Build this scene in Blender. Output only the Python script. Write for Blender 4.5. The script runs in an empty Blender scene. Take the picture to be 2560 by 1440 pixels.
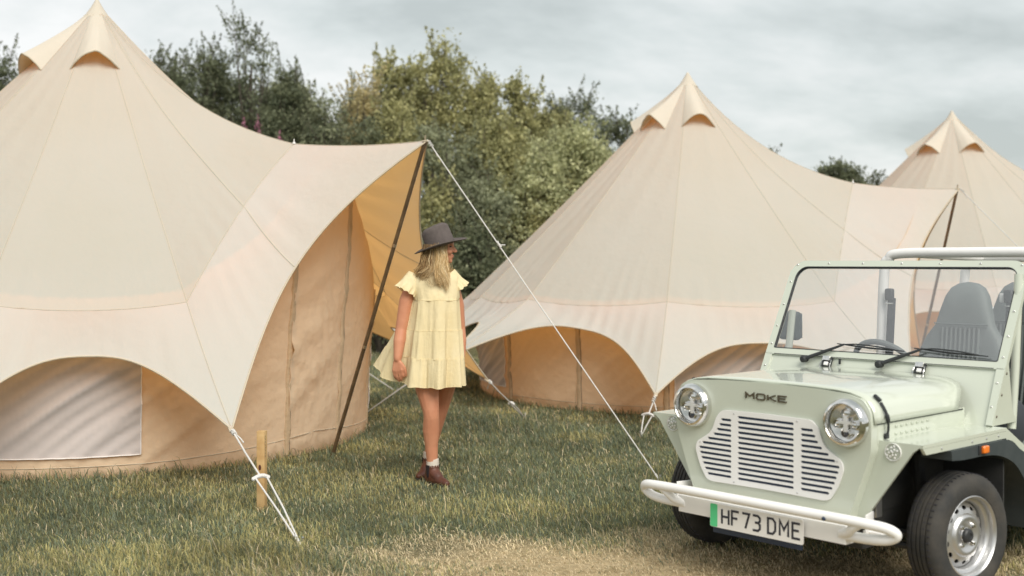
import bpy, bmesh, math, random
import numpy as np
from mathutils import Vector, Matrix
S = bpy.context.scene
COL = S.collection
R = math.radians
PI = math.pi

# ------------------------------------------------------------------ camera
cam_d = bpy.data.cameras.new('camera')
cam = bpy.data.objects.new('camera', cam_d); COL.objects.link(cam)
cam.location = (0, 0, 1.52); cam.rotation_euler = (R(90), 0, 0)
cam_d.sensor_width = 36.0; cam_d.lens = 36.0 * 2900 / 2560
cam_d.shift_y = -65 / 2560
cam_d.clip_start = 0.05; cam_d.clip_end = 3000
cam_d.dof.use_dof = True; cam_d.dof.focus_distance = 7.1; cam_d.dof.aperture_fstop = 1.7
S.camera = cam

# ------------------------------------------------------------------ sky, sun, exposure
SUN_EL, SUN_AZ = R(44), R(158)          # azimuth clockwise from +Y: behind the camera, a little right
w = bpy.data.worlds.new('World'); S.world = w; w.use_nodes = True
N = w.node_tree.nodes; Lk = w.node_tree.links; N.clear()
def nd(t, **k):
    n = N.new(t)
    for a, b in k.items(): setattr(n, a, b)
    return n
out = nd('ShaderNodeOutputWorld'); bg = nd('ShaderNodeBackground')
sky = nd('ShaderNodeTexSky', sky_type='NISHITA', sun_disc=False)
sky.sun_elevation = SUN_EL; sky.sun_rotation = SUN_AZ; sky.air_density = 1.2; sky.dust_density = 2.0
tc = nd('ShaderNodeTexCoord'); sep = nd('ShaderNodeSeparateXYZ'); Lk.new(tc.outputs['Generated'], sep.inputs[0])
ab = nd('ShaderNodeMath', operation='ABSOLUTE'); Lk.new(sep.outputs[2], ab.inputs[0])
ad = nd('ShaderNodeMath', operation='ADD'); ad.inputs[1].default_value = 0.42; Lk.new(ab.outputs[0], ad.inputs[0])
dx = nd('ShaderNodeMath', operation='DIVIDE'); Lk.new(sep.outputs[0], dx.inputs[0]); Lk.new(ad.outputs[0], dx.inputs[1])
dy = nd('ShaderNodeMath', operation='DIVIDE'); Lk.new(sep.outputs[1], dy.inputs[0]); Lk.new(ad.outputs[0], dy.inputs[1])
cmb = nd('ShaderNodeCombineXYZ'); Lk.new(dx.outputs[0], cmb.inputs[0]); Lk.new(dy.outputs[0], cmb.inputs[1])
mp = nd('ShaderNodeMapping'); mp.inputs['Scale'].default_value = (1.0, 1.35, 1); mp.inputs['Location'].default_value = (1.2, 6.1, 0.0)
mp.inputs['Rotation'].default_value = (0, 0, R(12)); Lk.new(cmb.outputs[0], mp.inputs[0])
n1 = nd('ShaderNodeTexNoise'); n1.inputs['Scale'].default_value = 1.15; n1.inputs['Detail'].default_value = 7; n1.inputs['Roughness'].default_value = 0.58; n1.inputs['Distortion'].default_value = 0.15
Lk.new(mp.outputs[0], n1.inputs['Vector'])
rp = nd('ShaderNodeValToRGB'); Lk.new(n1.outputs['Fac'], rp.inputs[0])
e = rp.color_ramp.elements
e[0].position = 0.39; e[0].color = (0.54, 0.585, 0.575, 1); e[1].position = 0.59; e[1].color = (0.95, 0.955, 0.945, 1)
m_ = e.new(0.475); m_.color = (0.71, 0.755, 0.745, 1)
sk = nd('ShaderNodeVectorMath', operation='SCALE'); sk.inputs['Scale'].default_value = 0.09; Lk.new(sky.outputs[0], sk.inputs[0])
mx = nd('ShaderNodeMix', data_type='RGBA'); mx.inputs[0].default_value = 0.88
Lk.new(sk.outputs[0], mx.inputs[6]); Lk.new(rp.outputs[0], mx.inputs[7]); Lk.new(mx.outputs[2], bg.inputs[0])
bg.inputs[1].default_value = 0.475; Lk.new(bg.outputs[0], out.inputs[0])
sd = bpy.data.lights.new('sun', 'SUN'); sd.energy = 1.5; sd.angle = R(40); sd.color = (1, 0.95, 0.87)
sun = bpy.data.objects.new('sun', sd); COL.objects.link(sun)
sv = Vector((math.sin(SUN_AZ) * math.cos(SUN_EL), math.cos(SUN_AZ) * math.cos(SUN_EL), math.sin(SUN_EL)))
sun.rotation_euler = (-sv).to_track_quat('-Z', 'Y').to_euler()
S.view_settings.view_transform = 'Standard'; S.view_settings.look = 'None'
S.view_settings.exposure = 1.2; S.view_settings.gamma = 1.0; S.view_settings.use_curve_mapping = False
S.cycles.max_bounces = 8; S.cycles.transparent_max_bounces = 12

# ------------------------------------------------------------------ materials
def newmat(name):
    m = bpy.data.materials.new(name); m.use_nodes = True; m.node_tree.nodes.clear(); return m
def node(m, t, **k):
    n = m.node_tree.nodes.new(t)
    for a, b in k.items(): setattr(n, a, b)
    return n
def lk(m, a, b): m.node_tree.links.new(a, b)
def c4(c): return (c[0], c[1], c[2], 1)
def noise_color(m, ca, cb, scale, detail=4, coord='Object', lo=.35, hi=.65, stretch=None):
    t = node(m, 'ShaderNodeTexCoord'); src = t.outputs[coord]
    if stretch:
        mpn = node(m, 'ShaderNodeMapping'); mpn.inputs['Scale'].default_value = stretch; lk(m, src, mpn.inputs[0]); src = mpn.outputs[0]
    n = node(m, 'ShaderNodeTexNoise'); n.inputs['Scale'].default_value = scale; n.inputs['Detail'].default_value = detail
    lk(m, src, n.inputs['Vector'])
    r = node(m, 'ShaderNodeValToRGB'); r.color_ramp.elements[0].position = lo; r.color_ramp.elements[1].position = hi
    r.color_ramp.elements[0].color = c4(ca); r.color_ramp.elements[1].color = c4(cb); lk(m, n.outputs['Fac'], r.inputs[0])
    return r.outputs[0], src
def bump(m, src, scale, dist, strength=1.0, detail=3, prev=None, stretch=None):
    if stretch:
        mpn = node(m, 'ShaderNodeMapping'); mpn.inputs['Scale'].default_value = stretch; lk(m, src, mpn.inputs[0]); src = mpn.outputs[0]
    n = node(m, 'ShaderNodeTexNoise'); n.inputs['Scale'].default_value = scale; n.inputs['Detail'].default_value = detail
    lk(m, src, n.inputs['Vector'])
    b = node(m, 'ShaderNodeBump'); b.inputs['Strength'].default_value = strength; b.inputs['Distance'].default_value = dist
    lk(m, n.outputs['Fac'], b.inputs['Height'])
    if prev: lk(m, prev, b.inputs['Normal'])
    return b.outputs[0]
def pbr(name, col, rough=.5, metal=0, col2=None, scale=6, bs=None, coat=0, spec=.5, emis=None, bstretch=None):
    m = newmat(name); o = node(m, 'ShaderNodeOutputMaterial'); p = node(m, 'ShaderNodeBsdfPrincipled')
    c, src = noise_color(m, col, col2 or tuple(x * .93 for x in col), scale)
    lk(m, c, p.inputs['Base Color']); p.inputs['Roughness'].default_value = rough; p.inputs['Metallic'].default_value = metal
    p.inputs['Coat Weight'].default_value = coat; p.inputs['Coat Roughness'].default_value = .06; p.inputs['Specular IOR Level'].default_value = spec
    if bs: lk(m, bump(m, src, bs[0], bs[1], stretch=bstretch), p.inputs['Normal'])
    lk(m, p.outputs[0], o.inputs[0]); return m
def fabric(name, ca, cb, trans, tcol, scale=1.2, bumps=((9, .012), (220, .0012)), stretch=None):
    m = newmat(name); o = node(m, 'ShaderNodeOutputMaterial')
    c, src = noise_color(m, ca, cb, scale, 5)
    d = node(m, 'ShaderNodeBsdfPrincipled'); d.inputs['Roughness'].default_value = .85; d.inputs['Specular IOR Level'].default_value = .15
    t = node(m, 'ShaderNodeBsdfTranslucent'); t.inputs[0].default_value = c4(tcol)
    lk(m, c, d.inputs['Base Color']); nrm = None
    for i, (s_, h_) in enumerate(bumps): nrm = bump(m, src, s_, h_, prev=nrm, stretch=stretch if i == 0 else None)
    lk(m, nrm, d.inputs['Normal'])
    x = node(m, 'ShaderNodeMixShader'); x.inputs[0].default_value = trans
    lk(m, d.outputs[0], x.inputs[1]); lk(m, t.outputs[0], x.inputs[2]); lk(m, x.outputs[0], o.inputs[0]); return m
def leafmat(name, trans=.3):
    m = newmat(name); o = node(m, 'ShaderNodeOutputMaterial'); a = node(m, 'ShaderNodeAttribute'); a.attribute_name = 'tint'
    d = node(m, 'ShaderNodeBsdfPrincipled'); d.inputs['Roughness'].default_value = .6; d.inputs['Specular IOR Level'].default_value = .25
    t = node(m, 'ShaderNodeBsdfTranslucent'); lk(m, a.outputs['Color'], d.inputs['Base Color']); lk(m, a.outputs['Color'], t.inputs[0])
    x = node(m, 'ShaderNodeMixShader'); x.inputs[0].default_value = trans
    lk(m, d.outputs[0], x.inputs[1]); lk(m, t.outputs[0], x.inputs[2]); lk(m, x.outputs[0], o.inputs[0]); return m
def glassmat(name, tint=(.93, .96, .95), ior=1.45, extra=.03, rough=.01):
    m = newmat(name); o = node(m, 'ShaderNodeOutputMaterial'); t = node(m, 'ShaderNodeBsdfTransparent'); t.inputs[0].default_value = c4(tint)
    g = node(m, 'ShaderNodeBsdfGlossy'); g.inputs['Roughness'].default_value = rough
    f_ = node(m, 'ShaderNodeLayerWeight'); f_.inputs[0].default_value = .5
    pw = node(m, 'ShaderNodeMath', operation='POWER'); pw.inputs[1].default_value = 5; lk(m, f_.outputs['Facing'], pw.inputs[0])
    a = node(m, 'ShaderNodeMath', operation='MULTIPLY_ADD'); a.inputs[1].default_value = .9; a.inputs[2].default_value = .04 + extra; lk(m, pw.outputs[0], a.inputs[0])
    x = node(m, 'ShaderNodeMixShader'); lk(m, a.outputs[0], x.inputs[0]); lk(m, t.outputs[0], x.inputs[1]); lk(m, g.outputs[0], x.inputs[2])
    lk(m, x.outputs[0], o.inputs[0]); return m
M = {}
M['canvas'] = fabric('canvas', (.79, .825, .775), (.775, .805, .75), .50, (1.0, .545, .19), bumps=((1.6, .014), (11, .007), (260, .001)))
M['canvas_roof_shaded'] = fabric('canvas_roof_shaded', (.72, .765, .695), (.705, .745, .665), .50, (1.0, .545, .19), bumps=((1.6, .014), (11, .007), (260, .001)))  # skirt canvas made darker for the roof: slope shade put into the colour
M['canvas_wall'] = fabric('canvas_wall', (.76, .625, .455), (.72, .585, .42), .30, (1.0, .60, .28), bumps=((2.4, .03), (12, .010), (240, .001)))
M['canvas_hood'] = fabric('canvas_hood', (.62, .575, .49), (.60, .55, .46), .14, (.95, .55, .2), bumps=((5, .012), (260, .001)))
M['seam'] = fabric('seam_tape', (.58, .51, .40), (.55, .48, .37), .10, (.6, .36, .15))
M['hem'] = fabric('hem_tape', (.58, .50, .385), (.55, .47, .35), .08, (.7, .4, .15))
def muddy(m):
    nt = m.node_tree; p = next(n for n in nt.nodes if n.type == 'BSDF_PRINCIPLED'); src = p.inputs['Base Color'].links[0].from_socket
    t = node(m, 'ShaderNodeTexCoord'); sp = node(m, 'ShaderNodeSeparateXYZ'); lk(m, t.outputs['Object'], sp.inputs[0])
    nz = node(m, 'ShaderNodeTexNoise'); nz.inputs['Scale'].default_value = 7; nz.inputs['Detail'].default_value = 6; lk(m, t.outputs['Object'], nz.inputs['Vector'])
    a = node(m, 'ShaderNodeMath', operation='MULTIPLY_ADD'); a.inputs[1].default_value = -.22; lk(m, nz.outputs['Fac'], a.inputs[0]); lk(m, sp.outputs[2], a.inputs[2])
    mr = node(m, 'ShaderNodeMapRange'); mr.inputs['From Min'].default_value = -.09; mr.inputs['From Max'].default_value = .0; mr.inputs['To Min'].default_value = .55; mr.inputs['To Max'].default_value = 0; lk(m, a.outputs[0], mr.inputs[0])
    x = node(m, 'ShaderNodeMix', data_type='RGBA'); x.inputs[7].default_value = (.22, .17, .10, 1); lk(m, mr.outputs[0], x.inputs[0]); lk(m, src, x.inputs[6]); lk(m, x.outputs[2], p.inputs['Base Color'])
muddy(M['canvas_wall'])
M['flap'] = fabric('zip_flap_canvas', (.56, .425, .28), (.50, .375, .24), .12, (.8, .45, .18), bumps=((14, .012), (40, .004)))
M['zip'] = pbr('zip_tape', (.16, .12, .085), .7)
M['mesh'] = fabric('window_mesh', (.60, .555, .54), (.56, .515, .50), .12, (.6, .5, .45), bumps=((3, .02), (300, .001)))
M['piping'] = fabric('white_piping', (.82, .79, .77), (.76, .73, .71), .05, (.8, .7, .6))
M['rope'] = pbr('white_rope', (.74, .72, .69), .8, col2=(.56, .54, .51), scale=160, bs=(140, .004))
M['pole'] = pbr('brown_pole', (.125, .082, .042), .35, col2=(.075, .048, .026), scale=9, metal=.15)
M['ferrule'] = pbr('pole_ferrule', (.45, .36, .25), .35, metal=.8)
M['stake'] = pbr('pine_stake', (.58, .39, .18), .75, col2=(.44, .26, .10), scale=14, bs=(60, .002), bstretch=(8, 8, .5))
M['ink'] = pbr('ink', (.03, .03, .04), .7)
M['paint'] = pbr('mint_paint', (.565, .60, .51), .22, col2=(.55, .585, .495), scale=3, coat=.8)
M['white'] = pbr('white_paint', (.84, .83, .815), .38, col2=(.80, .79, .77), scale=5, coat=.15)
M['black'] = pbr('black_plastic', (.02, .022, .024), .5, col2=(.028, .03, .032), scale=20)
M['flare'] = pbr('flare_plastic', (.035, .045, .048), .55, col2=(.045, .055, .058), scale=12, bs=(200, .0006))
M['dark'] = pbr('underbody', (.016, .017, .018), .8, col2=(.03, .03, .028), scale=8)
M['chrome'] = pbr('chrome', (.78, .77, .75), .1, metal=1)
M['steel'] = pbr('silver_steel', (.60, .60, .60), .34, metal=.85, col2=(.54, .54, .54), scale=10)
M['bronze'] = pbr('letter_metal', (.20, .17, .13), .3, metal=.8)
M['tyre'] = pbr('tyre_rubber', (.024, .025, .025), .8, col2=(.055, .050, .043), scale=9, bs=(90, .002))
M['glass'] = glassmat('windscreen_glass', (1, 1, 1), 1.45, .12)
M['lens'] = glassmat('lamp_lens', (.98, .98, .98), 1.45, .05)
M['amber'] = pbr('amber_lens', (.85, .20, .02), .2, coat=.5)
M['seat'] = pbr('seat_vinyl', (.115, .135, .13), .6, col2=(.135, .155, .15), scale=5, bs=(160, .001))
M['green'] = pbr('plate_green', (.10, .62, .27), .4)
M['plate'] = pbr('plate_white', (.84, .82, .79), .35)
M['bag'] = pbr('bag_cloth', (.035, .04, .048), .8)
M['navy'] = pbr('navy', (.02, .035, .07), .5)
M['skin'] = pbr('skin', (.575, .262, .15), .5, col2=(.51, .215, .12), scale=9, spec=.35)
M['lip'] = pbr('lip', (.56, .20, .145), .45)
M['eye'] = pbr('eye', (.05, .035, .03), .25)
M['dress'] = fabric('yellow_cotton', (.88, .765, .49), (.84, .715, .43), .2, (.85, .62, .25), scale=5, bumps=((13, .014), (60, .002)), stretch=(1.6, 1.6, .35))
M['felt'] = pbr('grey_felt', (.105, .088, .083), .95, col2=(.125, .105, .098), scale=40, bs=(220, .0015), spec=.2)
M['band'] = pbr('hat_band', (.045, .035, .035), .7)
M['leather'] = pbr('brown_leather', (.115, .036, .018), .5, col2=(.07, .022, .012), scale=14, bs=(60, .002))
M['elastic'] = pbr('boot_elastic', (.02, .012, .012), .9)
M['sock'] = pbr('sock_wool', (.62, .55, .47), .95, bs=(160, .003))
M['gold'] = pbr('gold', (.9, .72, .38), .2, metal=1)
M['hair'] = leafmat('hair_strand', .1)
M['leaf'] = leafmat('leaf', .38)
M['grass'] = leafmat('grass_blade', .3)
M['bark'] = pbr('bark', (.10, .085, .065), .9, col2=(.06, .05, .04), scale=12)

# ------------------------------------------------------------------ mesh helpers
def put(o, parent=None, label=None, cat=None, group=None, kind=None):
    COL.objects.link(o)
    if parent is not None: o.parent = parent
    if label: o['label'] = label
    if cat: o['category'] = cat
    if group: o['group'] = group
    if kind: o['kind'] = kind
    return o
def empty(name, loc=(0, 0, 0), rz=0, **k):
    o = bpy.data.objects.new(name, None); o.location = loc; o.rotation_euler = (0, 0, rz); o.empty_display_size = .1
    return put(o, **k)
def nmesh(name, V, F, mat, smooth=True, tint=None):
    """numpy mesh: V (n,3), F (m,k) same-size faces; tint per vertex"""
    V = np.asarray(V, np.float32); F = np.asarray(F, np.int32); k = F.shape[1]
    me = bpy.data.meshes.new(name); me.vertices.add(len(V)); me.vertices.foreach_set('co', V.ravel())
    me.loops.add(F.size); me.loops.foreach_set('vertex_index', F.ravel())
    me.polygons.add(len(F)); me.polygons.foreach_set('loop_start', np.arange(0, F.size, k, dtype=np.int32))
    me.polygons.foreach_set('use_smooth', np.full(len(F), smooth))
    if tint is not None:
        a = me.color_attributes.new('tint', 'FLOAT_COLOR', 'POINT')
        c = np.ones((len(V), 4), np.float32); c[:, :3] = tint; a.data.foreach_set('color', c.ravel())
    me.update(calc_edges=True); me.materials.append(mat); return me
class B:
    """bmesh builder"""
    def __init__(s): s.bm = bmesh.new(); s.smooth = []
    def face(s, vs):
        try: return s.bm.faces.new(vs)
        except ValueError: return None
    def box(s, c, d, rot=None, bev=0, seg=2):
        r = bmesh.ops.create_cube(s.bm, size=1); vs = r['verts']
        mt = Matrix.Translation(c) @ (rot.to_4x4() if rot is not None else Matrix()) @ Matrix.Diagonal((d[0], d[1], d[2], 1))
        bmesh.ops.transform(s.bm, matrix=mt, verts=vs)
        if bev:
            ed = list({e for v in vs for e in v.link_edges})
            bmesh.ops.bevel(s.bm, geom=ed, offset=bev, segments=seg, affect='EDGES', profile=.6)
        return s
    def tube(s, path, r, n=10, cap=True, closed=False):
        P = [Vector(p) for p in path]; m = len(P); rr = r if hasattr(r, '__len__') else [r] * m
        T = []
        for i in range(m):
            a = P[(i - 1) % m] if (closed or i > 0) else P[i]; b = P[(i + 1) % m] if (closed or i < m - 1) else P[i]
            T.append((b - a).normalized())
        up = Vector((0, 0, 1)) if abs(T[0].z) < .9 else Vector((1, 0, 0))
        nn = T[0].cross(up).normalized(); rings = []
        for i in range(m):
            nn = (nn - T[i] * nn.dot(T[i])).normalized(); bb = T[i].cross(nn)
            rings.append([s.bm.verts.new(P[i] + (nn * math.cos(2 * PI * j / n) + bb * math.sin(2 * PI * j / n)) * rr[i]) for j in range(n)])
        for i in range(m if closed else m - 1):
            A, C_ = rings[i], rings[(i + 1) % m]
            for j in range(n): s.face((A[j], A[(j + 1) % n], C_[(j + 1) % n], C_[j]))
        if cap and not closed: s.face(rings[0][::-1]); s.face(rings[-1])
        return s
    def lathe(s, prof, n=40, mat=None):
        """prof: (r, h) revolved about local +Z then transformed by mat"""
        rings = []
        for (r, h) in prof:
            if r < 1e-5: rings.append([s.bm.verts.new((0, 0, h))])
            else: rings.append([s.bm.verts.new((r * math.cos(2 * PI * j / n), r * math.sin(2 * PI * j / n), h)) for j in range(n)])
        for A, C_ in zip(rings, rings[1:]):
            for j in range(n):
                a0, a1 = A[j % len(A)], A[(j + 1) % len(A)]; b0, b1 = C_[j % len(C_)], C_[(j + 1) % len(C_)]
                if len(A) == 1: s.face((a0, b0, b1))
                elif len(C_) == 1: s.face((a0, b0, a1))
                else: s.face((a0, b0, b1, a1))
        if mat is not None: bmesh.ops.transform(s.bm, matrix=mat, verts=[v for q in rings for v in q])
        return s
    def prism(s, loops, f3, t0, t1):
        """polygon with holes (first loop outer), extruded from depth t0 to t1; f3(u,v,t)->xyz"""
        tmp = bmesh.new(); L_ = []
        for lp in loops:
            vs = [tmp.verts.new((u, v, 0)) for u, v in lp]
            for i in range(len(vs)): tmp.edges.new((vs[i], vs[(i + 1) % len(vs)]))
            L_.append(vs)
        bmesh.ops.triangle_fill(tmp, use_beauty=True, use_dissolve=False, edges=tmp.edges[:])
        tmp.verts.index_update()
        F_ = [s.bm.verts.new(f3(v.co.x, v.co.y, t0)) for v in tmp.verts]; K_ = [s.bm.verts.new(f3(v.co.x, v.co.y, t1)) for v in tmp.verts]
        for fc in tmp.faces:
            ix = [v.index for v in fc.verts]; s.face([F_[i] for i in ix]); s.face([K_[i] for i in ix][::-1])
        for vs in L_:
            ix = [v.index for v in vs]
            for a, b in zip(ix, ix[1:] + ix[:1]): s.face((F_[a], F_[b], K_[b], K_[a]))
        tmp.free(); return s
    def grid(s, f, nu, nv, closeu=False):
        g = [[s.bm.verts.new(f(i, j)) for j in range(nv)] for i in range(nu)]
        for i in range(nu if closeu else nu - 1):
            for j in range(nv - 1): s.face((g[i][j], g[(i + 1) % nu][j], g[(i + 1) % nu][j + 1], g[i][j + 1]))
        return s
    def ell(s, c, r, rot=None, n=12):
        q = bmesh.ops.create_icosphere(s.bm, subdivisions=2, radius=1)
        mt = Matrix.Translation(c) @ (rot.to_4x4() if rot is not None else Matrix()) @ Matrix.Diagonal((r[0], r[1], r[2], 1))
        bmesh.ops.transform(s.bm, matrix=mt, verts=q['verts']); return s
    def cap(s, a, b, ra, rb, n=12):
        """tapered capsule"""
        a = Vector(a); b = Vector(b); d = b - a; Lh = d.length
        pr = [(0, -ra)] + [(ra * math.cos(t), ra * math.sin(t)) for t in (-1.1, -.6, 0)] + [(rb * math.cos(t), Lh + rb * math.sin(t)) for t in (0, .6, 1.1)] + [(0, Lh + rb)]
        return s.lathe(pr, n, Matrix.Translation(a) @ d.to_track_quat('Z', 'Y').to_matrix().to_4x4())
    def obj(s, name, mat, parent=None, smooth=35, recalc=True, **k):
        if recalc: bmesh.ops.recalc_face_normals(s.bm, faces=s.bm.faces[:])
        me = bpy.data.meshes.new(name); s.bm.to_mesh(me); s.bm.free(); me.materials.append(mat)
        if smooth:
            me.polygons.foreach_set('use_smooth', [True] * len(me.polygons))
            if smooth < 180:
                try: me.set_sharp_from_angle(angle=R(smooth))
                except Exception: pass
        return put(bpy.data.objects.new(name, me), parent, **k)
def crom(P, n=8, closed=False):
    """Catmull-Rom resample"""
    P = [np.array(p, float) for p in P]; m = len(P); o = []
    for i in range(m if closed else m - 1):
        g = (lambda j: P[j % m]) if closed else (lambda j: P[min(max(j, 0), m - 1)])
        a, b, c, d = g(i - 1), g(i), g(i + 1), g(i + 2)
        for k in range(n):
            t = k / n; o.append(.5 * ((2 * b) + (c - a) * t + (2 * a - 5 * b + 4 * c - d) * t * t + (3 * b - a - 3 * c + d) * t ** 3))
    if not closed: o.append(P[-1])
    return [tuple(p) for p in o]
def rrect(x0, y0, x1, y1, r, n=6):
    o = []
    rs = r if hasattr(r, '__len__') else [r] * 4
    for (cx, cy, a0, q) in ((x1 - rs[0], y1 - rs[0], 0, rs[0]), (x0 + rs[1], y1 - rs[1], 90, rs[1]), (x0 + rs[2], y0 + rs[2], 180, rs[2]), (x1 - rs[3], y0 + rs[3], 270, rs[3])):
        for k in range(n + 1):
            a = R(a0 + 90 * k / n); o.append((cx + q * math.cos(a), cy + q * math.sin(a)))
    return o
def roundpoly(P, r, n=4):
    o = []; m = len(P)
    for i in range(m):
        a, b, c = (Vector((*P[j % m], 0)) for j in (i - 1, i, i + 1))
        q = min(r, (a - b).length * .45, (c - b).length * .45)
        p0 = b + (a - b).normalized() * q; p1 = b + (c - b).normalized() * q
        for k in range(n + 1):
            t = k / n; p = p0 * (1 - t) ** 2 + b * 2 * t * (1 - t) + p1 * t * t; o.append((p.x, p.y))
    return o
def vnoise(x, y, seed=0):
    """smooth value noise, numpy"""
    rs = np.random.RandomState(seed); T = rs.rand(256, 256)
    xi = np.floor(x).astype(int); yi = np.floor(y).astype(int); fx = x - xi; fy = y - yi
    fx = fx * fx * (3 - 2 * fx); fy = fy * fy * (3 - 2 * fy)
    g = lambda a, b: T[a & 255, b & 255]
    return (g(xi, yi) * (1 - fx) + g(xi + 1, yi) * fx) * (1 - fy) + (g(xi, yi + 1) * (1 - fx) + g(xi + 1, yi + 1) * fx) * fy
def sstep(a, b, x):
    t = np.clip((x - a) / (b - a), 0, 1); return t * t * (3 - 2 * t)
# ------------------------------------------------------------------ ground and bank
def bank_h(x, y):
    return 2.1 * sstep(18.7, 21.2, y + .5 * np.sin(x * .5)) + .9 * sstep(21, 27, y) - 0.9 * sstep(27, 40, y)
def ground_bump(x, y):
    return .035 * (vnoise(x * .6 + 40, y * .6 + 40, 3) - .5) + .02 * (vnoise(x * 2.1 + 9, y * 2.1, 4) - .5)
TENTS = [  # x, y, porch angle, wall radius
    dict(x=-3.704, d=10.353, p=26.84, H=3.822, R=2.36, rs=3.491, zs=.446, rv=2.565, zv=1.236, rk=2.178, zk=2.473, rP=3.43, zP=2.439, rb=2.55, pc=.48, pcf=.29, zo={}, ah=.44, seed=1, ang=[30 * k for k in range(12)], vents=(-45, -105, -165, 135), bounds=[-8, 8, 33, 61.5, 88, 105, 133, 180, 227, 255, 272, 298.5, 327], wins={2: (36.5, 59.5), 5: (107, 131), 7: (229, 253), 10: (300.5, 323.5)}),
    dict(x=2.101, d=13.873, p=20.0, H=3.745, R=2.44, rs=3.68, zs=.34, rv=2.6, zv=1.13, rk=1.90, zk=2.42, rP=3.03, zP=2.33, rb=2.52, pc=.28, pcf=.28, zo={9: .58}, ah=.405, seed=2, ang=[0, 45, 83, 118, 140, 160, 180, 200, 220, 242, 277, 315], vents=(-67, -120, -175, 150), bounds=[-8, 8, 33, 55.5, 88, 105, 133, 180, 203, 231, 255, 276.5, 305], wins={2: (36.5, 54), 5: (107, 131), 8: (205, 229), 11: (278.5, 303)}),
    dict(x=6.75, d=17.8, p=39.0, H=3.80, R=2.42, rs=3.55, zs=.40, rv=2.65, zv=1.2, rk=2.15, zk=2.40, rP=3.3, zP=2.35, rb=2.55, pc=.3, pcf=.3, zo={}, ah=.47, seed=3, ang=[30 * k for k in range(12)], vents=(-45, -105, -165, 135), bounds=[-8, 8, 33, 61.5, 88, 105, 133, 180, 227, 255, 272, 298.5, 327], wins={2: (36.5, 59.5), 5: (107, 131), 7: (229, 253), 10: (300.5, 323.5)})]
def make_ground():
    ys = np.concatenate([np.linspace(-30, 3, 12), np.linspace(3.4, 18, 74), np.linspace(18.3, 30, 40), np.linspace(32, 60, 10), [90, 160, 300, 600, 1200]])
    xs = np.concatenate([[-900, -400, -160, -80, -40], np.linspace(-26, -9, 14), np.linspace(-8.6, 8.6, 87), np.linspace(9, 26, 14), [40, 80, 160, 400, 900]])
    X, Y = np.meshgrid(xs, ys, indexing='ij'); Z = bank_h(X, Y) + ground_bump(X, Y)
    V = np.stack([X, Y, Z], -1).reshape(-1, 3); n, m_ = X.shape
    i, j = np.meshgrid(np.arange(n - 1), np.arange(m_ - 1), indexing='ij'); a = (i * m_ + j).ravel()
    F = np.stack([a, a + m_, a + m_ + 1, a + 1], -1)
    m = newmat('field_soil'); o = node(m, 'ShaderNodeOutputMaterial'); p = node(m, 'ShaderNodeBsdfPrincipled'); p.inputs['Roughness'].default_value = .95
    p.inputs['Specular IOR Level'].default_value = .1
    c, src = noise_color(m, (.085, .085, .045), (.17, .155, .08), 1.3, 8)
    c2, _ = noise_color(m, (.32, .245, .135), (.46, .36, .22), 9, 6)
    # a trampled dry patch where vehicles stand
    mpn = node(m, 'ShaderNodeMapping'); mpn.inputs['Location'].default_value = (-.8, -5.35, 0); lk(m, src, mpn.inputs[0])
    sc = node(m, 'ShaderNodeMapping'); sc.inputs['Scale'].default_value = (.52, .95, 0); lk(m, mpn.outputs[0], sc.inputs[0])
    ln = node(m, 'ShaderNodeVectorMath', operation='LENGTH'); lk(m, sc.outputs[0], ln.inputs[0])
    nz = node(m, 'ShaderNodeTexNoise'); nz.inputs['Scale'].default_value = 2.2; nz.inputs['Detail'].default_value = 5; lk(m, src, nz.inputs['Vector'])
    mm = node(m, 'ShaderNodeMath', operation='MULTIPLY_ADD'); mm.inputs[1].default_value = 1.0; lk(m, nz.outputs['Fac'], mm.inputs[0]); lk(m, ln.outputs['Value'], mm.inputs[2])
    mr = node(m, 'ShaderNodeMapRange'); mr.inputs['From Min'].default_value = 1.15; mr.inputs['From Max'].default_value = 1.75; mr.inputs['To Min'].default_value = 1; mr.inputs['To Max'].default_value = 0
    lk(m, mm.outputs[0], mr.inputs[0])
    x = node(m, 'ShaderNodeMix', data_type='RGBA'); lk(m, mr.outputs[0], x.inputs[0]); lk(m, c, x.inputs[6]); lk(m, c2, x.inputs[7])
    lk(m, x.outputs[2], p.inputs['Base Color']); lk(m, bump(m, src, 30, .03), p.inputs['Normal']); lk(m, p.outputs[0], o.inputs[0])
    put(bpy.data.objects.new('ground', nmesh('ground', V, F, m)), kind='structure', label='grass field rising to a hedge bank')
make_ground()

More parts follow.
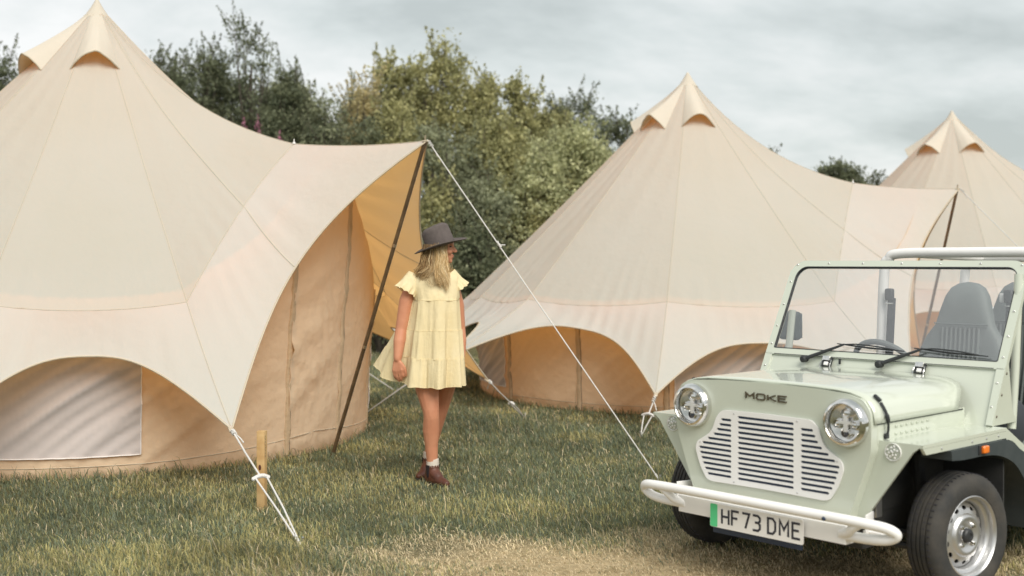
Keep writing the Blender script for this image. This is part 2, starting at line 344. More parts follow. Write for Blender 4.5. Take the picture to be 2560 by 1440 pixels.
def dry_map(x, y):
    d = np.sqrt(((x - .8) * .52) ** 2 + ((y - 5.35) * .95) ** 2) + (vnoise(x * 2.3, y * 2.3, 11) - .5) * .9
    return 1 - sstep(.62, 1.25, d)
def make_grass():
    rs = np.random.RandomState(5); NB = 540000
    y = np.exp(rs.uniform(math.log(5.15), math.log(20.5), NB)); x = rs.uniform(-1, 1, NB) * (.4414 * y + 1.7)
    keep = np.ones(NB, bool); near = np.zeros(NB)
    for t in TENTS:
        r = np.hypot(x - t['x'], y - t['d']); keep &= r > t['R'] + .015; near = np.maximum(near, np.exp(-((r - t['R']) / .13) ** 2))
    x = x[keep]; y = y[keep]; near = near[keep]; n = len(x)
    dry = dry_map(x, y)
    lush = vnoise(x * 1.1 + 3, y * 1.1 + 7, 21) * .6 + vnoise(x * 3.7, y * 3.7, 22) * .4
    tuft = np.exp(-(((x + 1.42) / .42) ** 2 + ((y - 5.95) / .22) ** 2)) + .7 * np.exp(-(((x + .2) / .8) ** 2 + ((y - 10.6) / .5) ** 2))
    h = (.021 + .038 * rs.rand(n) ** 1.4) * (.65 + .8 * lush) * (1 - .45 * dry) * (1 + 1.0 * near * rs.rand(n) + .7 * tuft)
    tall = rs.rand(n) < .012; h[tall] *= rs.uniform(1.6, 2.6, tall.sum())
    h *= .8 + .035 * y
    wd = (.0012 + .0011 * rs.rand(n)) * (.6 + .105 * y)
    az = rs.uniform(0, 2 * PI, n); lean = rs.uniform(.2, 1.1, n) + dry * rs.uniform(0, 1.3, n)
    az = np.where(rs.rand(n) < .4, rs.normal(2.6, .7, n), az)
    bx = np.cos(az); by = np.sin(az); sa = rs.uniform(0, PI, n); sx = np.cos(sa) * wd; sy = np.sin(sa) * wd
    z0 = bank_h(x, y) + ground_bump(x, y) - .008
    V = np.zeros((n, 5, 3), np.float32)
    V[:, 0] = np.stack([x - sx, y - sy, z0], -1); V[:, 1] = np.stack([x + sx, y + sy, z0], -1)
    mxx = x + bx * lean * h * .28; my = y + by * lean * h * .28; mz = z0 + .62 * h
    V[:, 2] = np.stack([mxx + sx * .8, my + sy * .8, mz], -1); V[:, 3] = np.stack([mxx - sx * .8, my - sy * .8, mz], -1)
    V[:, 4] = np.stack([x + bx * lean * h * .85, y + by * lean * h * .85, z0 + h * (1.0 - .25 * np.minimum(lean, 1.6))], -1)
    k = np.arange(n)[:, None] * 5
    F = np.concatenate([k + [0, 1, 2], k + [0, 2, 3], k + [3, 2, 4]], 1).reshape(-1, 3)
    g1 = np.array([.112, .140, .086]); g2 = np.array([.215, .22, .105]); g3 = np.array([.165, .19, .13]); st = np.array([.60, .50, .325]); yl = np.array([.38, .34, .15])
    u = rs.rand(n); c = np.where((u < .4)[:, None], g1, np.where((u < .72)[:, None], g3, g2))
    yel = (rs.rand(n) < .04 + .40 * sstep(.5, .78, vnoise(x * 1.7 + 50, y * 1.7 + 20, 31)) + .18 * (1 - sstep(5.6, 7.4, y + .5 * vnoise(x, y, 8)))); c[yel] = yl
    isd = rs.rand(n) < (.06 + .86 * dry); c[isd] = st
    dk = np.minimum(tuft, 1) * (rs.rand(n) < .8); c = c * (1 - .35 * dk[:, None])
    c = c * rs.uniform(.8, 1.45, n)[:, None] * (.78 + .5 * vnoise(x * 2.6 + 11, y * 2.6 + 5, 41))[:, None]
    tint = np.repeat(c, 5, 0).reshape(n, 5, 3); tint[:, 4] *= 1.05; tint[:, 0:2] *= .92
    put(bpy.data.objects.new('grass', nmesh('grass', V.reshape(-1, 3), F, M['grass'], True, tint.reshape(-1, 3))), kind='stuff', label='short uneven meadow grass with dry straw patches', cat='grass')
make_grass()

# ------------------------------------------------------------------ bell tents
class Tent:
    def __init__(s, q): s.__dict__.update(q)
    def vert(s, k, what):
        k %= 12; a = R(s.ang[k])
        if what == 'ring': r, z = (s.rk, s.zk) if k == 0 else (s.rv, s.zv)
        else: r, z = (s.rP, s.zP) if k == 0 else (s.rs, s.zo.get(k, s.zs))
        return np.array([r * math.cos(a), r * math.sin(a), z])
    def ring(s, k, t):
        p = s.vert(k, 'ring') * (1 - t) + s.vert(k + 1, 'ring') * t; b = 4 * t * (1 - t)
        if k % 12 not in (0, 11):
            h = R((s.ang[(k + 1) % 12] - s.ang[k]) % 360 / 2); rr = math.hypot(p[0], p[1]); p[:2] *= 1 + .95 * b * s.rv * (1 - math.cos(h)) / rr
        p[2] += (.09 if k % 12 in (0, 11) else -.05) * b; return p
    def eave(s, k, t):
        p = s.vert(k, 'eave') * (1 - t) + s.vert(k + 1, 'eave') * t; por = k % 12 in (0, 11)
        e = p[:2] / np.hypot(p[0], p[1])
        if por:
            wgt = 4 * t * (1 - t); u = t if k % 12 == 0 else 1 - t      # u=0 at porch
            p[:2] -= e * (s.pcf if k % 12 == 0 else s.pc) * wgt; p[2] += .10 * wgt * (u - .15)
        else:
            wgt = 1 - abs(2 * t - 1) ** 2.7; p[:2] -= e * .68 * wgt; p[2] += s.ah * wgt
        return p
    def roof(s, k, t, u):
        g = s.ring(k, t); por = max(0, 1 - t) if k % 12 == 0 else (t if k % 12 == 11 else 0)
        p = np.array([g[0] * u, g[1] * u, s.H + (g[2] - s.H) * u]); b = 4 * u * (1 - u)
        p[2] -= (.045 + .20 * por ** 1.3) * b * (1.15 - .3 * u); bb = 4 * t * (1 - t)
        p[2] -= .006 * bb * b
        p[2] += .005 * math.sin(9 * u + 17 * t + k * 2.1) * b * bb + .009 * math.sin(2 * PI * (9 * t + .6 * math.sin(4 * t + k))) * max(0, (u - .72) / .28) ** 2 * bb ** .5 * (.3 + .7 * math.sin(2.3 * k + 4 * t) ** 2)
        return p
    def skirt(s, k, t, v):
        a = s.ring(k, t); b = s.eave(k, t); p = a * (1 - v) + b * v; q = 4 * v * (1 - v); bb = 4 * t * (1 - t)
        p[2] -= .025 * q
        fold = math.sin(2 * PI * (8.5 * t + .8 * math.sin(5 * t + k))) * (.4 + .6 * math.sin(3.1 * k + 9 * t) ** 2)
        p[2] += .013 * fold * min(1, 3 * v * (1 - v) + .12) * min(1, 6 * t * (1 - t))
        return p
    def height(s, ang, r):
        if not hasattr(s, 'memo'): s.memo = {}
        q = (round(ang, 2), round(r, 4))
        if q not in s.memo: s.memo[q] = s.height_(ang, r)
        return s.memo[q]
    def walltop(s, a):
        if not hasattr(s, 'wt'): s.wt = {}
        q = round(a, 2)
        if q not in s.wt: t = s.height(a, s.R + .01); s.wt[q] = s.height(a, s.R + .01 + .075 * t) - .02
        return s.wt[q]
    def height_(s, ang, r):
        """canopy height above the wall circle"""
        ang %= 360; k = max(i for i in range(12) if s.ang[i] <= ang)
        lo, hi = 0., 1.
        for _ in range(16):
            t = (lo + hi) / 2; g = s.ring(k, t); a = math.degrees(math.atan2(g[1], g[0])) - s.ang[k]
            a = (a + 180) % 360 - 180
            if a < ang - s.ang[k]: lo = t
            else: hi = t
        g = s.ring(k, t); rg = math.hypot(g[0], g[1])
        if r <= rg: return s.roof(k, t, r / rg)[2]
        e = s.eave(k, t); re = math.hypot(e[0], e[1]); return s.skirt(k, t, min(1, (r - rg) / max(.01, re - rg)))[2]
TS = np.unique(np.concatenate([np.linspace(0, 1, 57), [.006, .012, .02, .03, .05, .07, .93, .95, .97, .98, .988, .994]]))
def build_tent(q, label):
    s = Tent(q); T = empty('bell_tent', (s.x, s.d, 0), -R(s.p), label=label, cat='tent', group='cream canvas bell tents')
    rnd = random.Random(s.seed)
    for k in range(12):
        b = B(); ts = np.linspace(0, 1, 41); us = np.linspace(.035, 1, 18)
        b.grid(lambda i, j: s.roof(k, ts[i], us[j]), len(ts), len(us)); b.obj('roof_panel', M['canvas_roof_shaded'], T, smooth=180)
        b = B(); vs = np.linspace(0, 1, 12)
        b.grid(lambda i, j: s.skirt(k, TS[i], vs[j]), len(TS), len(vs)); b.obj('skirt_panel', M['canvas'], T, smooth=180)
    up = np.array([0, 0, .002])
    for k in range(12):     # stitched seams along each ridge down to the guy point
        b = B(); b.tube([s.roof(k, 0, u) + up for u in np.linspace(.04, 1, 16)] + [s.skirt(k, 0, v) + up for v in np.linspace(.1, .97, 9)], .0032, 6); b.obj('seam', M['seam'], T)
    for k, t in ((0, .5), (11, .5)):
        b = B(); b.tube([s.roof(k, t, u) + up for u in np.linspace(.04, 1, 16)] + [s.skirt(k, t, v) + up for v in np.linspace(.1, .98, 9)], .004, 6); b.obj('seam', M['seam'], T)
    for k in range(12):
        b = B(); b.tube([s.ring(k, t) + up for t in np.linspace(0, 1, 14)], .0034 if k in (0, 11) else .0022, 6); b.obj('shoulder_seam', M['hem'] if k not in (0, 11) else M['seam'], T)
    b = B(); b.tube([s.eave(k, t) for k in range(12) for t in TS[:-1]], .007, 6, closed=True); b.obj('eave_hem', M['hem'], T)
    for k in range(12):     # reinforced tips
        P = s.vert(k, 'eave'); e = P.copy(); e[2] = 0; e /= np.linalg.norm(e)
        b = B(); rot = Matrix.Rotation(R(s.ang[k]), 3, 'Z')
        b.box(tuple(P - e * .012), (.05, .034, .012), rot @ Matrix.Rotation(R(36 if k else 0), 3, 'Y'), .004); b.obj('guy_tab', M['hem'], T)
    # walls up to the canopy
    bounds = s.bounds; wins = s.wins
    def wallp(a, f, off=0.0, kb=1.0, kf=1.0):
        top = s.walltop(a % 360); z = f * top; arc = R(a) * s.R
        g = arc * .56 - z * .83 + .05 * math.sin(arc * 2.3 + s.seed) + .04 * math.sin(z * 3 + arc); big = (1 - abs(math.sin(PI * g / .36 + s.seed))) ** 2.2; fin = (1 - abs(math.sin(PI * g / .095 + 1.5 * math.sin(arc * 1.7) + .45 * math.sin(arc * 5.3 + z * 2.1 + s.seed)))) ** 1.4
        d = .032 * kb * big * (.15 + .85 * math.sin(arc * 1.15 + z * .5 + s.seed * 1.7) ** 2) + .017 * kf * fin * (.25 + .75 * math.sin(arc * .9 + s.seed + 1) ** 2) + .008 * math.sin(5.3 * arc - 4 * z)
        d *= min(1, 3 * f + .2) * min(1, 4 * (1 - f))
        d += .02 * (1 - f) ** 6
        r = s.R + d + off + .075 * z; return (r * math.cos(R(a)), r * math.sin(R(a)), z + .004)
    for i in range(12):
        a0 = bounds[i]; a1 = bounds[i + 1] if i < 11 else 352
        na = max(8, int((a1 - a0) / .45)); b = B()
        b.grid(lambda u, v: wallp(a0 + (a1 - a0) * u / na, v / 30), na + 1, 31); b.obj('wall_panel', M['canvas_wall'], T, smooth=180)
        b = B(); fw = [-.62, -.55, -.3, 0, .3, .55, .62]; fo = [-.004, .008, .014, .011, .015, .009, -.004]
        b.grid(lambda u, v: wallp(a1 + fw[u] * (1 + .12 * math.sin(v * 1.3 + i)), v / 24 * .975 + .01, fo[u] + .004 * math.sin(v * 1.9 + u + i)), 7, 25); b.obj('zip_flap', M['flap'], T, smooth=180)
        b = B(); b.tube([wallp(a1 + .66, v / 14 * .97 + .01, .002) for v in range(15)], .0035, 5); b.obj('zip', M['zip'], T)
        if i in wins:
            w0, w1 = wins[i]; h = s.height(((w0 + w1) / 2) % 360, s.R); f0 = .17 / h
            b = B(); b.grid(lambda u, v: wallp(w0 + (w1 - w0) * u / 80, f0 + (.985 - f0) * v / 40, .012), 81, 41); W = b.obj('window', M['mesh'], T, smooth=180)
            b = B(); b.tube([wallp(w0, .97 - (.97 - f0) * v / 30, .016) for v in range(31)] + [wallp(w0 + (w1 - w0) * u / 60, f0, .016) for u in range(1, 61)] + [wallp(w1, f0 + (.97 - f0) * v / 30, .016) for v in range(1, 31)], .0042, 6); b.obj('window_piping', M['piping'], W)
    b = B(); b.tube([wallp(a, .07, .003) for a in np.arange(0, 360, 2)], .0035, 5, closed=True); b.obj('wall_hem', M['hem'], T)
    for a in (6.4, 7.6, 32, 33.8, -7, -32.5):
        b = B(); p = np.array(wallp(a, .02, .03)); t_ = np.array([-math.sin(R(a)), math.cos(R(a)), 0])
        b.tube([tuple(p + t_ * .03 * math.cos(x_) + np.array([0, 0, .03 * math.sin(x_) - .005])) for x_ in np.linspace(0, 2 * PI, 14)[:-1]], .003, 5, closed=True); b.obj('peg_loop', M['ferrule'], T)
    # apex cap and hooded vents
    b = B(); b.lathe([(.0, .028), (.014, .024), (.020, .010), (.052, -.048), (.100, -.120), (.118, -.145), (.112, -.146)], 20, Matrix.Translation((0, 0, s.H + .015))); b.obj('apex_cap', M['canvas_hood'], T, smooth=60)
    b = B(); b.lathe([(.1195, -.142), (.122, -.147), (.1195, -.152)], 20, Matrix.Translation((0, 0, s.H + .015))); b.obj('apex_stitching', M['seam'], T)
    for av in s.vents:
        ra = R(av); e = np.array([math.cos(ra), math.sin(ra), 0]); tl = np.array([-math.sin(ra), math.cos(ra), 0])
        def vp(u, v, lift=1.0):
            r = .11 + .50 * u; wd_ = .045 + .150 * u
            p = e * r + tl * wd_ * v; z = s.height(math.degrees(math.atan2(p[1], p[0])) % 360, math.hypot(p[0], p[1]))
            p = p + e * (.07 * u * (1 - v * v)); p[2] = z + .004 + .130 * u ** 1.4 * (1 - abs(v) ** 1.6) * lift; return p
        b = B(); b.grid(lambda i, j: vp(i / 10, -1 + j / 8), 11, 17); V_ = b.obj('vent_hood', M['canvas_hood'], T, smooth=180)
        b = B(); b.tube([vp(1, -1 + j / 10) for j in range(21)], .007, 6); b.obj('vent_rim', M['seam'], V_)
        def ins(u, v):
            r = .50 + .09 * u; p = e * r + tl * .15 * v; z = s.height(math.degrees(math.atan2(p[1], p[0])) % 360, math.hypot(p[0], p[1])); p[2] = z + .003; return p
    # porch pole
    P = s.vert(0, 'eave'); base = np.array([s.rb, 0, -.03]); top = P + np.array([-.02, 0, -.004])
    b = B(); b.tube([base, base * .5 + top * .5, top], .0155, 12); pole = b.obj('porch_pole', M['pole'], T)
    for f in (.36, .68):
        c = base * (1 - f) + top * f; d = (top - base) / np.linalg.norm(top - base)
        b = B(); b.tube([c - d * .012, c + d * .012], .0178, 12); b.obj('pole_ferrule', M['ferrule'], pole)
    b = B(); b.tube([top, top + np.array([.004, 0, .05])], .006, 8); b.obj('pole_spike', M['ferrule'], pole)
    K = s.vert(0, 'ring'); b = B(); b.lathe([(.016, 0), (.012, .012), (.005, .02), (.004, .04), (0, .042)], 10, Matrix.Translation((K[0], 0, K[2]))); b.obj('ridge_toggle', M['rope'], T)
    return s
def tw(s, p):
    """tent-local point to world"""
    a = -R(s.p); return np.array([s.x + p[0] * math.cos(a) - p[1] * math.sin(a), s.d + p[0] * math.sin(a) + p[1] * math.cos(a), p[2]])
tA = build_tent(TENTS[0], 'large cream bell tent at the left, its porch opening beside the woman')
tB = build_tent(TENTS[1], 'cream bell tent standing behind the green car and the woman')
tC = build_tent(TENTS[2], 'farthest cream bell tent, cut off by the right edge')

# ------------------------------------------------------------------ guy ropes and pegs
def rope(name, top, ground, label, split=.5, r=.0060, spread=.035, knot=True, slider=True):
    top = np.array(top, float); g = np.array(ground, float); o = empty(name, (g[0], g[1], 0), label=label, cat='rope', group='white guy ropes'); O_ = np.array([g[0], g[1], 0])
    d = g - top; side = np.cross(d, [0, 0, 1]); side /= np.linalg.norm(side); mid = top + d * split
    b = B(); b.tube([top - O_, top + d * split * .5 - O_ - np.array([0, 0, .006]), mid - O_], r, 8); b.obj('cord', M['rope'], o)
    for sg in (-1, 1):
        b = B(); b.tube([mid + side * spread * sg - O_, (mid + g) / 2 + side * spread * .55 * sg - O_, g + np.array([0, 0, -.02]) - O_], r * .9, 8); b.obj('lower_cord', M['rope'], o)
    if slider:
        b = B(); b.tube(crom([mid - side * spread * 1.5 - O_ + [0, 0, -.008], mid - side * spread * .5 - O_ + [0, 0, .008], mid + side * spread * .5 - O_ + [0, 0, .006], mid + side * spread * 1.6 - O_ + [0, 0, -.012]], 5), [r * 1.3] + [r * 2.1] * 14 + [r * .8], 8); b.obj('slider_knot', M['rope'], o)
    if knot:
        b = B(); dn = d / np.linalg.norm(d)
        b.tube([tuple(top + dn * (.02 + .05 * t) + side * .013 * math.cos(16 * t) + np.cross(side, dn) * .013 * math.sin(16 * t) - O_) for t in np.linspace(0, 1, 22)], r * .8, 6)
        b.tube(crom([top + dn * .06 - O_, top + dn * .08 - side * .03 - O_ + [0, 0, -.02], top + dn * .10 - side * .05 - O_ + [0, 0, -.045]], 4), r * .8, 6); b.obj('top_knot', M['rope'], o)
    b = B(); dn = d / np.linalg.norm(d); b.tube([g - O_ + np.array([0, 0, .045]) + dn * .015, g - O_ + np.array([0, 0, -.03]) - dn * .01], .006, 8); b.obj('peg', M['steel'], o)
    return o
def tipw(s, k, extra=0):
    return tw(s, s.vert(k, 'eave') + np.array([0, 0, extra]))
def gr(px, py):
    d = 1.52 * 2900 / (py - 655); return np.array([(px - 1280) / 2900 * d, d, 0.01])
P1 = tipw(tA, 0, .01); g1 = gr(1648, 1203)
o = rope('guy_rope', P1, g1, 'long white rope from the left tent porch pole down to the grass by the car', .985, .0046, .012, True, False)
b = B(); q = P1 + (g1 - P1) * .33 - np.array([g1[0], g1[1], 0]); dn = (g1 - P1) / np.linalg.norm(g1 - P1)
b.tube([tuple(q + dn * (.05 * t - .025) + np.array([0, .012 * math.cos(14 * t), .012 * math.sin(14 * t)])) for t in np.linspace(0, 1, 20)], .0055, 6)
b.tube([q, q + np.array([.045, 0, .002])], .005, 6); b.obj('middle_knot', M['rope'], o)
rope('guy_rope', tipw(tA, -1), gr(755, 1365), 'nearest white rope, running past the wooden stake to the front grass', .46)
rope('guy_rope', tipw(tA, 1), gr(1312, 1045), 'white rope from the left tent porch corner just right of the woman', .62, spread=.02)
rope('guy_rope', tipw(tB, -2), gr(1602, 1090), 'short white rope below the pointed corner of the middle tent, left of the headlight', .5, spread=.045)
rope('guy_rope', tipw(tB, -3), gr(897, 1042), 'double white rope seen left of the woman behind her dress', .1, spread=.05)
rope('guy_rope', tw(tA, np.array([3.49 * math.cos(R(88)), 3.49 * math.sin(R(88)), .45])), gr(992, 978), 'single white rope coming from behind the left tent, left of the woman', .12, spread=.004, slider=False)
P2 = tipw(tB, 0, .01); o = rope('guy_rope', P2, np.array([P2[0] + 1.7, P2[1] - 1.45, .01]), 'thin white rope from the middle tent porch pole, right of the roll bar', .9, .0045, .012, True, False)

st = empty('wooden_stake', (-1.52, 7.05, 0), R(-8), label='squared pine stake in the grass behind the nearest rope', cat='stake')
b = B(); b.box((0, 0, .2), (.05, .05, .59), None, .003); post = b.obj('post', M['stake'], st)
b = B(); b.ell((-.004, -.0252, .275), (.009, .0015, .018)); b.obj('wood_knot', M['leather'], post)
b = B(); rn = random.Random(4)
for i in range(8):
    z = .468 - i * .017
    b.tube(crom([(.0255, -.014 + rn.uniform(-.003, .003), z), (.0255, rn.uniform(-.012, -.002), z - .008 + rn.uniform(-.004, .004)), (.0255, -.016 + rn.uniform(0, .008), z - .011)], 3), .0011, 4)
b.obj('pen_marks', M['ink'], post)
# ------------------------------------------------------------------ hedge on the bank
def leaf_quads(C, size, rs, up=.4, asp=.55):
    n = len(C); a = rs.normal(size=(n, 3)); a[:, 2] += up; a /= np.linalg.norm(a, axis=1)[:, None]
    t = np.cross(a, rs.normal(size=(n, 3))); t /= np.linalg.norm(t, axis=1)[:, None]; b_ = np.cross(a, t)
    sz = size * rs.uniform(.6, 1.3, n)[:, None]
    V = np.stack([C - t * sz * .5, C + b_ * sz * .5 * asp + a * sz * .06, C + t * sz * .5, C - b_ * sz * .5 * asp + a * sz * .06], 1)
    return V.reshape(-1, 3), np.arange(n * 4).reshape(n, 4)
KINDS = dict(dark=((.085, .100, .062), (.165, .178, .105), .060), olive=((.140, .142, .070), (.270, .255, .125), .075),
             pale=((.180, .190, .105), (.32, .32, .185), .070), dry=((.22, .19, .10), (.36, .31, .17), .06), grey=((.105, .115, .075), (.20, .21, .13), .062))
def bush(name, px, top_px, wpx, d, kind, label, seed, cat='shrub', lobes=6, clumps=150, per=46, shoots=14, stem=None, low=None, group='hedge shrubs on the bank', ragged=.3, shootlen=.55):
    rs = np.random.RandomState(seed); sc = 2900. / d; X = (px - 1280) / sc; zt = 1.52 + (655 - top_px) / sc; w_ = wpx / sc / 2
    zb = float(bank_h(np.array(X), np.array(d))) - .1; hgt = zt - zb
    o = empty(name, (X, d, zb), label=label, cat=cat, group=group); lo = low if low is not None else .12
    L_ = []
    for i in range(lobes):
        f = (i + .5) / lobes; cz = hgt * (lo + (1 - lo) * (.25 + .5 * f)); rr = w_ * (.72 - .30 * f) * rs.uniform(.8, 1.15)
        L_.append((rs.uniform(-1, 1) * (w_ - rr) * 1.0, rs.uniform(-.6, .6) * w_ * .6, cz, rr, rr * .9, hgt * (1 - lo) * .30 * rs.uniform(.85, 1.15)))
    tz = max(l[2] + l[5] for l in L_); L_ = [(a, b_, c * hgt / tz if c > hgt * .5 else c, r1, r2, r3) for (a, b_, c, r1, r2, r3) in L_]
    ca, cb, ls = KINDS[kind]; kf = 1.4 if kind == 'dark' else 1.95; ca = np.array(ca) * kf; cb = np.array(cb) * kf; C = []; T_ = []
    stems = B()
    for i in range(clumps):
        l = L_[rs.randint(lobes)]; v = rs.normal(size=3); v /= np.linalg.norm(v); v[2] = v[2] if v[2] > -.5 else -v[2]
        p = np.array(l[:3]) + v * np.array(l[3:]) * rs.uniform(.62, 1.0 + ragged * rs.rand()); p[2] = max(p[2], .05)
        if p[2] > hgt * 1.0: p[2] = hgt * rs.uniform(.9, 1.0)
        rad = rs.uniform(.10, .24) * (.8 + .25 * w_); q = p + rs.normal(size=(per, 3)) * rad * np.array([.5, .5, .42])
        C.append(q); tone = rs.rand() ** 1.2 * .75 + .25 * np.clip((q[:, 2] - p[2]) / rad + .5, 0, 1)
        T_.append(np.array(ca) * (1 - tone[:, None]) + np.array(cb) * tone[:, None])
        if i % 5 == 0:
            b0 = np.array([rs.uniform(-.15, .15), rs.uniform(-.1, .1), 0]); m0 = b0 * .5 + p * .45 + np.array([0, 0, hgt * .12])
            stems.tube(crom([b0, m0, p], 3), list(np.linspace(.022, .005, 7)), 5)
    for i in range(shoots):
        l = L_[rs.randint(lobes // 2, lobes)]; a = rs.uniform(0, 2 * PI)
        p0 = np.array([l[0] + l[3] * .6 * math.cos(a), l[1] + l[4] * .6 * math.sin(a), min(l[2] + l[5] * .8, hgt * .96)])
        ln = shootlen * rs.uniform(.4, 1.2); dr = np.array([rs.normal() * .35, rs.normal() * .25, 1.0]); dr /= np.linalg.norm(dr)
        p1 = p0 + dr * ln * .5; p2 = p0 + dr * ln + np.array([rs.normal() * .08, 0, 0]); stems.tube(crom([p0, p1, p2], 3), list(np.linspace(.006, .002, 7)), 4)
        m_ = int(34 * ln / .5); tt = rs.rand(m_)[:, None]; q = p0 + (p2 - p0) * tt + rs.normal(size=(m_, 3)) * .045 * (1.15 - tt)
        C.append(q); tone = rs.rand(m_)[:, None] * .8; T_.append(np.array(ca) * (1 - tone) + np.array(cb) * tone)
    if stem: stems.tube(crom([(0, 0, -.1), (.05, 0, hgt * .3), (stem * .5, 0, hgt * .6), (stem, 0, hgt * .8)], 5), list(np.linspace(.075, .015, 16)), 8)
    stems.obj('trunk', M['bark'], o)
    C = np.concatenate(C); T_ = np.concatenate(T_) * rs.uniform(.75, 1.25, (len(C), 1))
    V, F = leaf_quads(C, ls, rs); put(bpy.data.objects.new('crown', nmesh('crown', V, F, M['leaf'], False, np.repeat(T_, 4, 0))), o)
    return o
HB = [  # name, px, top, width, depth, kind, label, kwargs
 ('hedge_shrub', 480, 160, 240, 22.8, 'dark', 'dark leafy bush filling the hedge behind the tent slope, left of the thin tree', dict(clumps=260, lobes=7)),
 ('hedge_shrub', 640, 185, 240, 22.9, 'grey', 'grey green bush filling the hedge behind the thin tree', dict(clumps=260, lobes=7)),
 ('hedge_shrub', 770, 222, 230, 22.7, 'olive', 'olive bush filling the hedge right of the thin tree', dict(clumps=250, lobes=7)),
 ('hedge_shrub', 900, 240, 230, 22.6, 'grey', 'grey bush filling the hedge left of the biggest tree', dict(clumps=250, lobes=7)),
 ('hedge_shrub', 1330, 285, 240, 22.8, 'olive', 'olive bush filling the hedge behind the slim upright tree', dict(clumps=250, lobes=7)),
 ('hawthorn_shrub', 575, 165, 150, 22.2, 'dark', 'dark shrub closing the hedge just left of the thin tree trunk', dict(clumps=190, shoots=8)),
 ('hawthorn_shrub', 735, 215, 170, 21.9, 'dark', 'dark shrub closing the hedge above the ridge toggle', dict(clumps=200, shoots=8)),
 ('hawthorn_shrub', 10, 135, 190, 21.5, 'dark', 'dark leafy shrub at the left edge above the large tent', {}),
 ('hawthorn_shrub', 130, 165, 150, 21.5, 'dark', 'dark shrub showing behind the left roof slope of the large tent', {}),
 ('hawthorn_shrub', 415, 138, 110, 22, 'dark', 'small sparse dark shrub right of the large tent peak', dict(clumps=110, ragged=.6)),
 ('hawthorn_shrub', 500, 122, 200, 21.6, 'dark', 'broad dark shrub left of the tallest thin tree', dict(clumps=260)),
 ('thin_tree', 622, 50, 130, 21.4, 'dark', 'tallest thin dark tree with long twiggy side shoots', dict(cat='tree', lobes=8, clumps=95, per=34, shoots=18, ragged=.9, stem=.05, shootlen=.7)),
 ('hawthorn_shrub', 700, 185, 170, 21.2, 'dark', 'dark shrub with arching twigs right of the thin tree', dict(clumps=230, shoots=22, ragged=.5)),
 ('hedge_shrub', 800, 222, 190, 21.0, 'grey', 'grey green shrub above the left tent ridge', dict(clumps=240)),
 ('hedge_shrub', 905, 228, 150, 21.3, 'dry', 'dry yellowish shrub left of the big olive tree', dict(clumps=120, shoots=30, ragged=.6, shootlen=.8)),
 ('hedge_shrub', 850, 290, 260, 20.4, 'dark', 'dark green undergrowth just above the left tent ridge', dict(clumps=240)),
 ('hedge_shrub', 985, 250, 200, 20.6, 'olive', 'olive shrub above the left tent porch point', dict(clumps=240)),
 ('olive_tree', 1095, 98, 205, 22.4, 'olive', 'biggest olive green tree in the hedge, above the porch pole', dict(cat='tree', lobes=9, clumps=270, per=44, stem=.2, shoots=20, ragged=.35, shootlen=.4)),
 ('olive_tree', 1000, 135, 150, 22.3, 'olive', 'olive tree joined to the left side of the biggest tree', dict(cat='tree', lobes=6, clumps=170, stem=.1, shoots=12, shootlen=.4)),
 ('olive_tree', 1205, 195, 170, 22.0, 'olive', 'round olive tree right of the biggest tree', dict(cat='tree', clumps=230, stem=-.1)),
 ('olive_tree', 1300, 205, 95, 21.8, 'olive', 'slim upright olive tree standing alone against the sky', dict(cat='tree', lobes=6, clumps=120, ragged=.5, stem=.05)),
 ('hedge_shrub', 1120, 330, 230, 20.4, 'grey', 'grey green shrub right below the biggest olive tree', dict(clumps=250)),
 ('hedge_shrub', 1260, 300, 260, 20.6, 'olive', 'yellowish olive shrub in the middle of the hedge', dict(clumps=260)),
 ('hawthorn_shrub', 1430, 248, 170, 23.0, 'dark', 'dark shrub on the skyline left of the middle tent peak', dict(clumps=200, shoots=26, ragged=.5)),
 ('hawthorn_shrub', 1550, 300, 170, 22.6, 'dark', 'dark shrub touching the middle tent roof', dict(clumps=200, ragged=.5)),
 ('willow_shrub', 1400, 315, 230, 20.6, 'pale', 'pale sage willow bush left of the middle tent', dict(clumps=300)),
 ('willow_shrub', 1490, 375, 170, 20.2, 'pale', 'pale willow bush against the middle tent roof edge', dict(clumps=200)),
 ('willow_shrub', 1300, 400, 220, 19.9, 'pale', 'pale willow bush behind the long porch rope', dict(clumps=260)),
 ('hedge_shrub', 1190, 440, 200, 19.7, 'grey', 'grey green bush behind the long rope knot', dict(clumps=250)),
 ('hedge_shrub', 1090, 470, 170, 19.6, 'olive', 'olive bush directly behind the hat', dict(clumps=220)),
 ('hedge_shrub', 1380, 480, 190, 19.7, 'olive', 'low olive bush against the left roof edge of the middle tent', dict(clumps=220)),
 ('hedge_shrub', 1230, 560, 210, 19.3, 'dark', 'low dark bush between the woman and the middle tent', dict(clumps=240)),
 ('hedge_shrub', 1080, 600, 180, 19.2, 'grey', 'low grey bush between the porch and the woman', dict(clumps=200)),
 ('hedge_shrub', 960, 690, 200, 19.2, 'dark', 'low dark bush seen under the left tent porch', dict(clumps=180)),
 ('hawthorn_shrub', 2065, 415, 90, 22.5, 'dark', 'small dark shrub over the middle tent ridge', dict(clumps=110, ragged=.3, shoots=5, shootlen=.25)),
 ('hawthorn_shrub', 2120, 408, 105, 22.3, 'dark', 'rounded dark shrub left of the farthest tent', dict(clumps=140, shoots=6, shootlen=.2, ragged=.2)),
 ('hawthorn_shrub', 2195, 452, 80, 22.4, 'dark', 'twiggy shrub touching the farthest tent roof', dict(clumps=60, per=26, shoots=12, ragged=.4, shootlen=.3)),
 ('hawthorn_shrub', 1925, 372, 90, 23, 'dark', 'thin twigs of a dark shrub just above the middle tent right slope', dict(clumps=30, shoots=5, shootlen=.3)),
]
